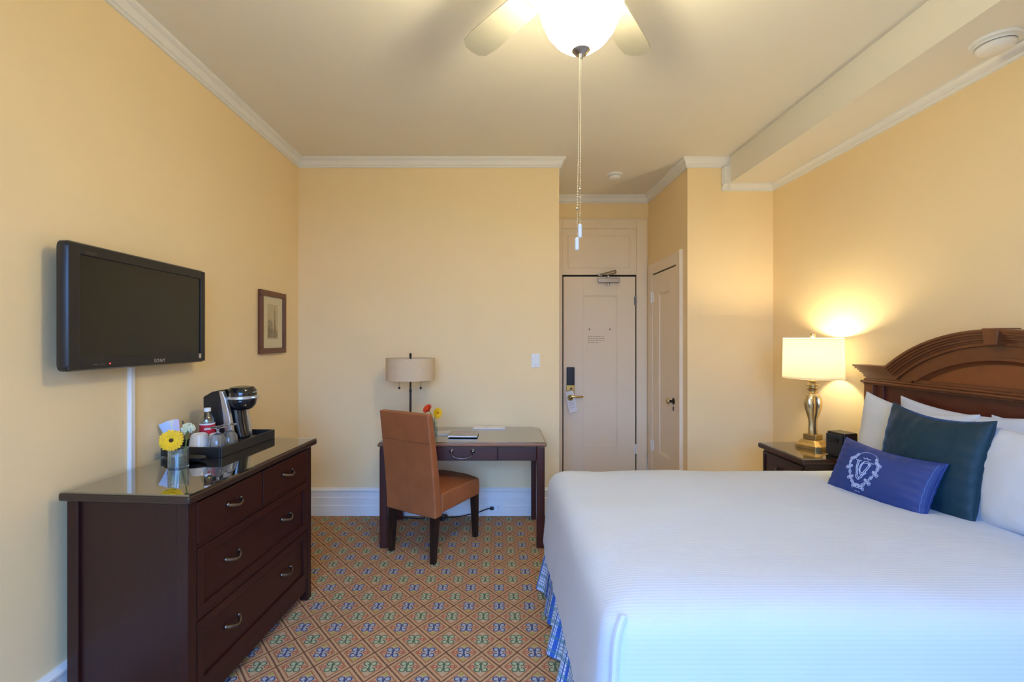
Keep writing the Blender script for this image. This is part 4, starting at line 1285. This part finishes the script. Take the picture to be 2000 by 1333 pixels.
# arch rail between two arcs, down to the moulding
r0, r1 = AR - 0.070, AR - 0.128
def arcx(r, z): return math.sqrt(max(0, r * r - (z - AZ) ** 2))
rows = []
N = 40
x_o, x_i = arcx(r0, 1.238), arcx(r1, 1.238)
for i in range(N + 1):
    t = -1 + 2 * i / N
    ao = math.asin(x_o / r0) * t; ai = math.asin(x_i / r1) * t
    po_, pi_ = (r0 * math.sin(ao), AZ + r0 * math.cos(ao)), (r1 * math.sin(ai), AZ + r1 * math.cos(ai))
    rows.append([(po_[0], -0.03, po_[1]), (po_[0], -0.076, po_[1]), (pi_[0], -0.076, pi_[1]), (pi_[0], -0.055, pi_[1])])
fz_.grid(rows)
fz_.build('frieze', M['headboard'], hbd, angle=30)
for s_ in (-1, 1):
    sh_ = MB(); x0, x1 = sorted((s_ * 0.535, s_ * 0.752))
    sh_.box(x0, x1, -0.0755, -0.03, 1.236, 1.252)
    sh_.build('shoulder_block', M['headboard'], hbd)
pn = MB()
o_ = [(r1 * math.sin(math.asin(x_i / r1) * (-1 + 2 * i / N)), AZ + r1 * math.cos(math.asin(x_i / r1) * (-1 + 2 * i / N))) for i in range(N + 1)]
pn.prism([(x * 1.02, z + (0.008 if z > 1.26 else 0)) for x, z in o_], -0.058, -0.03, 'y')
pn.build('arch_panel', M['headboard_panel'], hbd, smooth=False)
mo = MB()
rows = []
for (dr_, y) in ((0.0, -0.056), (0.0, -0.082), (0.012, -0.082), (0.018, -0.070), (0.030, -0.062), (0.030, -0.056)):
    r = r1 - dr_
    xx = arcx(r, 1.250)
    rows.append([(r * math.sin(math.asin(xx / r) * (-1 + 2 * i / N)), y, AZ + r * math.cos(math.asin(xx / r) * (-1 + 2 * i / N))) for i in range(N + 1)])
mo.grid(rows)
xb = arcx(r1, 1.250)
mo.box(-xb, xb, -0.072, -0.056, 1.240, 1.256)
mo.build('panel_moulding', M['headboard'], hbd, angle=30)
ky = MB(); ky.prism([(-0.026, 1.446), (0.026, 1.446), (0.036, 1.521), (-0.036, 1.521)], -0.133, -0.03, 'y')
ky.build('keystone', M['headboard'], hbd, bevel=0.004)

# bedspread
sp_r = MB()
NX, NY, NR = 46, 40, 10
def spread_ring(inset, z, bulge=0.0):
    x0, x1, y0, y1 = BX0 + inset, BX1 - max(0, inset), BY0 + inset, BY1 - inset
    r = max(0.02, 0.075 - inset * 0.3 if inset > 0 else 0.075)
    pts = []
    def seg(a, b, n): return [(a[0] + (b[0] - a[0]) * i / n, a[1] + (b[1] - a[1]) * i / n) for i in range(n)]
    pts += seg((x0 + r, y0), (x1, y0), NX)
    pts += seg((x1, y0), (x1, y1), NY)
    pts += seg((x1, y1), (x0 + r, y1), NX)
    pts += [(x0 + r - r * math.sin(PI / 2 * i / NR), y1 - r + r * math.cos(PI / 2 * i / NR)) for i in range(NR)]
    pts += seg((x0, y1 - r), (x0, y0 + r), NY)
    pts += [(x0 + r - r * math.cos(PI / 2 * i / NR), y0 + r - r * math.sin(PI / 2 * i / NR)) for i in range(NR)]
    out = []
    for (x, y) in pts:
        zz = z; dx = dy = 0
        if inset < 0.02:
            k = min(1.0, (0.66 - z) / 0.4) if z < 0.66 else 0
            s1 = mnoise.noise(Vector((x * 5, y * 5, 1.3))) * 0.022 * k + mnoise.noise(Vector((x * 14, y * 14, 4.0))) * 0.006 * k
            if abs(y - y0) < 0.05 and x > x0 + 0.1: dy = -s1
            elif abs(y - y1) < 0.05: dy = s1
            elif x < x0 + 0.1: dx = -abs(s1) * 0.8
            zz += mnoise.noise(Vector((x * 3, y * 3, 7))) * 0.012 * k
        else:
            zz += mnoise.noise(Vector((x * 2.6, y * 2.6, 2.0))) * 0.010 + mnoise.noise(Vector((x * 8, y * 8, 9.0))) * 0.003
        out.append((x + dx, y + dy, zz))
    return out
levels = [(0.62, 0.722), (0.45, 0.722), (0.30, 0.721), (0.20, 0.719), (0.13, 0.714), (0.085, 0.705), (0.055, 0.693), (0.032, 0.677), (0.016, 0.655), (0.006, 0.628), (0.0, 0.590), (-0.004, 0.53), (-0.009, 0.46), (-0.015, 0.39), (-0.020, 0.32), (-0.024, 0.265)]
rows = [spread_ring(a, z) for a, z in levels]
sp_r.grid(rows, close_u=True)
n = len(rows[0])
sp_r.f.append(tuple(range(n)))
bs_ = thing('bedspread', 'white ribbed bedspread draped over the bed', 'bedspread', (0, 0, 0))
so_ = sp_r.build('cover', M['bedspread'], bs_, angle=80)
# raised seam at the near foot corner
sv = []
for (a, z) in levels[7:]:
    k = max(0, a) ; r = 0.075
    x0, y0 = BX0 + a, BY0 + a
    sv.append((x0 + r * 0.45, y0 + r * 0.09 - 0.004, z))
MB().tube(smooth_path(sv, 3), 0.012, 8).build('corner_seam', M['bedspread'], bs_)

# plaid bed skirt
sk_ = MB()
path = []
def seg3(a, b, n): return [(a[0] + (b[0] - a[0]) * i / n, a[1] + (b[1] - a[1]) * i / n) for i in range(n + 1)]
sx_, sy0, sy1 = 0.335, BY0 + 0.045, BY1 - 0.045
def skirt_side(p0, p1, nrm, n):
    m_ = MB(); rows = []; L = math.dist(p0, p1)
    uvs = []
    H = 0.37
    for j in range(9):
        t = j / 8
        z = H - (H - 0.006) * t
        row = []
        for i in range(n + 1):
            s_ = L * i / n
            fold = math.sin(s_ * 2 * PI / 0.27 + 1.1) * 0.030 + math.sin(s_ * 2 * PI / 0.115 + 0.6) * 0.012 + mnoise.noise(Vector((s_ * 6, 0, 0))) * 0.018
            off = (0.014 + 0.052 * t) + fold * (0.15 + 0.85 * t)
            off = max(0.0, off)
            row.append((p0[0] + (p1[0] - p0[0]) * i / n + nrm[0] * off, p0[1] + (p1[1] - p0[1]) * i / n + nrm[1] * off, z + 0.004 * t * math.sin(s_ * 23)))
            uvs.append((s_ * 1.3 + 0.03 * t * math.sin(s_ * 2 * PI / 0.27), z))
        rows.append(row)
    m_.grid(rows)
    o = m_.build('skirt_panel', M['plaid'], skirt, recalc=False, angle=80)
    ul = o.data.uv_layers.new(name='UVMap')
    for lp in o.data.loops:
        ul.data[lp.index].uv = uvs[lp.vertex_index]
skirt = thing('bed_skirt', 'blue and white plaid ruffled bed skirt below the bedspread', 'bed skirt', (0, 0, 0))
skirt_side((sx_, sy1), (sx_, sy0), (-1, 0), 160)
skirt_side((sx_, sy0), (BX1 - 0.06, sy0), (0, -1), 120)
skirt_side((BX1 - 0.06, sy1), (sx_, sy1), (0, 1), 120)

# ---------------------------------------------------------------- pillows and cushions
def pillow_fn(w, h, t, pinch, seed, crease=0.0):
    def f(u, v, side):
        x = w / 2 * u * (1 - pinch * (1 - v * v) * abs(u))
        z = h / 2 * v * (1 - pinch * 1.1 * (1 - u * u) * abs(v))
        e = max(0.0, (1 - u * u)) * max(0.0, (1 - v * v))
        th = t / 2 * e ** 0.40
        nz = mnoise.noise(Vector((u * 2.2 + seed, v * 2.2, seed * 1.7))) * 0.10 + mnoise.noise(Vector((u * 6 + seed, v * 6, 3.1))) * 0.05
        if crease:
            ed = max(abs(u), abs(v))
            nz += crease * max(0, ed - 0.55) * math.sin((v if abs(u) > abs(v) else u) * 24 + seed) * 0.9
        th *= (1 + nz)
        sag = 0.06 * h * (1 - u * u) * (v if v > 0 else 0)
        return (x, side * th, h / 2 + z - sag)
    return f
def pillow_mesh(fn, n=44):
    q = MB()
    ss = [math.sin(PI / 2 * (-1 + 2 * i / n)) for i in range(n + 1)]
    for side in (-1, 1):
        q.grid([[fn(u, v, side) for u in ss] for v in ss])
    return q
def weld_build(q, name, mat, parent):
    o = q.build(name, mat, parent, recalc=False, angle=180)
    bm = bmesh.new(); bm.from_mesh(o.data)
    bmesh.ops.remove_doubles(bm, verts=bm.verts[:], dist=0.0004)
    bmesh.ops.recalc_face_normals(bm, faces=bm.faces[:])
    bm.to_mesh(o.data); bm.free()
    for p in o.data.polygons: p.use_smooth = True
    return o
def pillow(name, label, cat, loc, yaw, lean, roll, w, h, t, mat, pinch=0.05, seed=1.0, crease=0.0, group=None):
    root = thing(name, label, cat, loc, 0, group)
    root.rotation_euler = (math.radians(-lean), math.radians(roll), math.radians(-90 + yaw))
    fn = pillow_fn(w, h, t, pinch, seed, crease)
    body = weld_build(pillow_mesh(fn), 'pillow_body' if cat == 'pillow' else 'cushion_body', mat, root)
    # seam piping round the edge
    ring = []
    N_ = 40
    for a, b_ in ((lambda t: (t, -1)), 0), ((lambda t: (1, t)), 0), ((lambda t: (-t, 1)), 0), ((lambda t: (-1, -t)), 0):
        for i in range(N_):
            u, v = a(-1 + 2 * i / N_)
            ring.append(fn(u, v, 0))
    ring.append(ring[0])
    MB().tube(ring, 0.0028, 6).build('piping', mat, root)
    return root, fn
pillow('bed_pillow', 'white pillow leaning at the lamp end behind the teal cushion', 'pillow', (2.055, 2.355, 0.700), 0, 7.5, 3, 0.62, 0.46, 0.15, M['pillow'], 0.06, 1.0, 0.10, 'white bed pillows')
pillow('bed_pillow', 'white pillow against the headboard, only its top edge showing between lamp end and teal cushion', 'pillow', (2.165, 2.185, 0.718), 0, 4, 1, 0.66, 0.44, 0.10, M['pillow'], 0.05, 2.4, 0.10, 'white bed pillows')
pillow('bed_pillow', 'white pillow at the right edge of the photo in front of another', 'pillow', (2.040, 1.655, 0.708), 3, 9, -2, 0.68, 0.43, 0.16, M['pillow'], 0.05, 3.3, 0.12, 'white bed pillows')
pillow('bed_pillow', 'white pillow at the right edge pressed against the headboard', 'pillow', (2.165, 1.70, 0.712), 0, 4, -2, 0.66, 0.435, 0.10, M['pillow'], 0.05, 4.8, 0.10, 'white bed pillows')
pillow('square_cushion', 'large dark teal velvet square cushion on the bed', 'cushion', (1.950, 2.135, 0.690), 2, 11, 1.5, 0.475, 0.46, 0.15, M['teal_velvet'], 0.04, 5.5, 0.18)
lumbar, lfn = pillow('lumbar_cushion', 'blue velvet lumbar cushion with white embroidered crest', 'cushion', (1.775, 2.192, 0.695), 11.6, 24, 2.5, 0.465, 0.275, 0.13, M['blue_velvet'], 0.055, 7.2, 0.26)
# embroidered crest, laid on the cushion's front
LW, LH = 0.465, 0.275
def on_lumbar(x, z, lift=0.0012):
    u = (x * 0.080 - 0.052) / (LW / 2); v = (z * 0.102 - 0.008) / (LH / 2)
    p_ = lfn(u, v, -1)
    return (p_[0], p_[1] - lift, p_[2])
eb = MB()
def stroke(pts, r=0.0017):
    fine = []
    for i in range(len(pts) - 1):
        for k in range(4):
            t = k / 4
            fine.append((pts[i][0] + (pts[i + 1][0] - pts[i][0]) * t, pts[i][1] + (pts[i + 1][1] - pts[i][1]) * t))
    fine.append(pts[-1])
    eb.tube([on_lumbar(*q) for q in fine], r, 5)
def blob(cx, cz, rx, rz, ang=0, fill=True):
    n_ = 12
    o = []
    for i in range(n_ + 1):
        a = 2 * PI * i / n_
        ex, ez = rx * math.cos(a), rz * math.sin(a)
        o.append((cx + ex * math.cos(ang) - ez * math.sin(ang), cz + ex * math.sin(ang) + ez * math.cos(ang)))
    stroke(o, 0.0012)
    if fill:
        stroke([(cx - rx * 0.5 * math.cos(ang), cz - rx * 0.5 * math.sin(ang)), (cx + rx * 0.5 * math.cos(ang), cz + rx * 0.5 * math.sin(ang))], 0.0022)
# interlaced letters U and C, double stroked
for off in (0.0, 0.10):
    stroke([(-0.36 + off, 0.42), (-0.30 + off, 0.05), (-0.12 + off * 0.5, -0.42 + off), (0.06, -0.52 + off), (0.22 - off * 0.6, -0.36 + off), (0.40 - off, 0.10), (0.48 - off, 0.42)])
    stroke([(0.46 - off * 0.4, 0.34 - off * 0.4), (0.26, 0.50 - off), (0.04, 0.46 - off), (-0.08 + off * 0.6, 0.22), (-0.08 + off * 0.6, -0.04), (0.06, -0.24 + off), (0.28, -0.24 + off), (0.42 - off * 0.4, -0.10 + off * 0.4)])
stroke([(-0.50, 0.44), (-0.12, 0.44)]); stroke([(0.30, 0.46), (0.62, 0.46)])
stroke([(-0.12, 0.66), (0.0, 0.60), (0.10, 0.68), (0.22, 0.60), (0.34, 0.66)])
# wreath of leaves and fruit down both sides
for s_ in (-1, 1):
    wr = [(0.62, 0.72), (0.78, 0.50), (0.86, 0.25), (0.82, 0.0), (0.70, -0.25), (0.54, -0.48), (0.36, -0.68), (0.18, -0.82)]
    for i, (a, c_) in enumerate(wr):
        d_ = Vector((wr[min(i + 1, 7)][0] - wr[max(i - 1, 0)][0], wr[min(i + 1, 7)][1] - wr[max(i - 1, 0)][1]))
        ang = math.atan2(d_.y, d_.x * s_)
        blob(s_ * a + 0.05, c_, 0.13, 0.075, ang)
        if i % 2 == 1:
            blob(s_ * (a + 0.13) + 0.05, c_ - 0.06, 0.08, 0.08, 0)
            blob(s_ * (a - 0.12) + 0.05, c_ + 0.05, 0.06, 0.06, 0)
stroke([(-0.14, -0.80), (0.05, -0.92), (0.24, -0.80)])
for k in range(14):
    a = math.radians(150 - 120 * k / 13)
    cx_, cz_ = 0.08 + 0.62 * math.cos(a), 0.62 + 0.42 * math.sin(a)
    stroke([(cx_ - 0.012, cz_ - 0.03), (cx_ + 0.012, cz_ + 0.03)], 0.0009)
for k in range(5):
    stroke([(-0.07 + 0.06 * k, -1.10), (-0.05 + 0.06 * k, -1.06)], 0.0009)
cre = eb.build('embroidered_crest', M['thread'], lumbar)
cre['label'] = 'pale embroidered crest with interlaced letters'
MB().tube([lfn(0.93, -0.9 + 1.8 * i / 20, -1) for i in range(21)], 0.0009, 5).xf(Matrix.Translation((0, -0.0006, 0))).build('edge_stitching', plain('blue_stitching', lin(96, 124, 190), rough=0.8), lumbar)

# ---------------------------------------------------------------- nightstand
NX0, NX1, NY0, NY1, NZ = 1.85, 2.298, 2.795, 3.28, 0.745
ns = thing('nightstand', 'dark cherry nightstand with glass top between bed and wall', 'nightstand', (NX0, NY1, 0), -PI / 2)
nw, nd = NY1 - NY0, NX1 - NX0
MB().box(0, nw, 0, nd, 0.705, 0.739).build('top', M['nightstand'], ns, bevel=0.010, seg=3)
MB().box(0.006, nw - 0.006, 0.006, nd - 0.006, 0.739, 0.745).build('glass_top', M['plate_glass'], ns, smooth=False)
MB().box(0.025, nw - 0.025, 0.030, nd - 0.01, 0.08, 0.705).build('body', M['nightstand'], ns, bevel=0.003)
for z0, z1 in ((0.53, 0.69), (0.32, 0.52), (0.11, 0.31)):
    q = MB(); frame_rect(q, 0.04, nw - 0.04, z0, z1, 0.018, 0.014, 0.032)
    d_ = q.build('drawer', M['nightstand'], ns, bevel=0.002)
    MB().box(0.058, nw - 0.058, 0.022, 0.031, z0 + 0.018, z1 - 0.018).build('drawer_panel', M['nightstand'], d_, smooth=False)
    pull(d_, nw / 2, (z0 + z1) / 2, 0.022)
for x in (0.025, nw - 0.075):
    for y in (0.03, nd - 0.06):
        MB().box(x, x + 0.05, y, y + 0.05, 0, 0.08).build('foot', M['nightstand'], ns, bevel=0.003)

# ---------------------------------------------------------------- bedside lamp (lit)
LX, LY = 2.12, 3.10
bl_ = thing('bedside_lamp', 'lit bedside lamp with white drum shade and gold glass base', 'lamp', (LX, LY, NZ), math.radians(28))
pb = MB()
def octo(r, c=0.30):
    k = r * (1 - c)
    return [(r, -k), (r, k), (k, r), (-k, r), (-r, k), (-r, -k), (-k, -r), (k, -r)]
pl = [(0.086, 0.0), (0.086, 0.022), (0.078, 0.030), (0.070, 0.034), (0.058, 0.048), (0.048, 0.056)]
pb.grid([[(x, y, z) for x, y in octo(r)] for r, z in pl], close_u=True)
pb.f.append(tuple(reversed(range(8)))); n_ = len(pb.v); pb.f.append(tuple(range(n_ - 8, n_)))
pb.build('base', M['gold'], bl_, bevel=0.002, angle=20)
MB().box(-0.042, 0.042, -0.042, 0.042, 0.054, 0.092).build('plinth', M['gold'], bl_, bevel=0.005)
bod = [(0.026, 0.092), (0.027, 0.10), (0.0255, 0.13), (0.024, 0.165), (0.026, 0.19), (0.036, 0.225), (0.046, 0.260), (0.051, 0.290), (0.050, 0.318), (0.042, 0.345), (0.030, 0.362)]
MB().lathe(bod, 60, rfun=lambda a, z: 1.06 - 0.13 * abs(math.sin(5 * a)) ** 0.5 * (0.4 + 0.6 * min(1, max(0, (z - 0.09) / 0.12)))).build('fluted_body', M['gold_glass'], bl_)
MB().lathe([(0.026, 0.360), (0.030, 0.366), (0.022, 0.374), (0.021, 0.380), (0.033, 0.388), (0.034, 0.393), (0.020, 0.402), (0.018, 0.410), (0.040, 0.418), (0.040, 0.422), (0.017, 0.430), (0.014, 0.436), (0.026, 0.444), (0.026, 0.448), (0.009, 0.455), (0.008, 0.55)], 32).build('neck', M['gold'], bl_)
sh2 = MB(); sh2.lathe([(0.176, 0.470), (0.171, 0.733), (0.169, 0.733), (0.174, 0.470), (0.176, 0.470)], 56, cap=False)
sho = sh2.build('shade', M['shade'], bl_)
rg = MB()
for r, z in ((0.1765, 0.472), (0.1715, 0.731)):
    rg.lathe([(r - 0.0005, z - 0.005), (r + 0.0012, z), (r - 0.0005, z + 0.005)], 56, cap=False)
for k in range(3):
    a = k * 2 * PI / 3
    rg.tube([(0.005 * math.cos(a), 0.005 * math.sin(a), 0.722), (0.169 * math.cos(a), 0.169 * math.sin(a), 0.724)], 0.0018, 6)
rg.build('shade_ring', M['shade'], sho)
hp = MB()
hp.tube(smooth_path([(0.0, 0.012, 0.50), (0, 0.05, 0.56), (0, 0.05, 0.66), (0, 0.0, 0.722), (0, -0.05, 0.66), (0, -0.05, 0.56), (0, -0.012, 0.50)]), 0.0018, 6)
hp.build('harp', M['brass'], bl_)
fn_ = MB(); fn_.lathe([(0.006, 0.720), (0.008, 0.728), (0.005, 0.738), (0.012, 0.742), (0.017, 0.752), (0.015, 0.764), (0.006, 0.770), (0.0001, 0.771)], 20)
fn_.build('finial', M['gold_glass'], bl_)
MB().lathe([(0.012, 0.545), (0.016, 0.56), (0.028, 0.585), (0.030, 0.605), (0.022, 0.628), (0.0001, 0.636)], 24).build('bulb', M['bulb'], bl_)
ld = bpy.data.lights.new('bulb_light', 'POINT')
ld.energy = BEDSIDE_W
ld.color = (1.0, 0.83, 0.50)
ld.shadow_soft_size = 0.04
lo_ = bpy.data.objects.new('bulb_light', ld); C.objects.link(lo_)
lo_.parent = bl_; lo_.location = (0, 0, 0.655)

# ---------------------------------------------------------------- bedside speaker
spk = thing('clock_radio', 'small black cube clock radio on the nightstand beside the lamp', 'clock radio', (2.145, 2.875, NZ), math.radians(-78))
MB().taper((0, 0, 0.004), (0.125, 0.11), (0, 0.006, 0.150), (0.118, 0.098)).build('cabinet', M['black'], spk, bevel=0.006)
MB().box(-0.054, 0.054, -0.0575, -0.050, 0.016, 0.136).build('grille', plain('speaker_cloth', (0.02, 0.02, 0.022, 1), rough=0.9, bmp=0.4, bscale=700), spk, bevel=0.002)
MB().box(-0.035, 0.035, -0.0595, -0.056, 0.085, 0.115).build('display', M['black_gloss'], spk, bevel=0.002)
MB().box(-0.05, 0.05, -0.045, 0.045, 0.0, 0.005).build('base_pad', M['black'], spk, smooth=False)
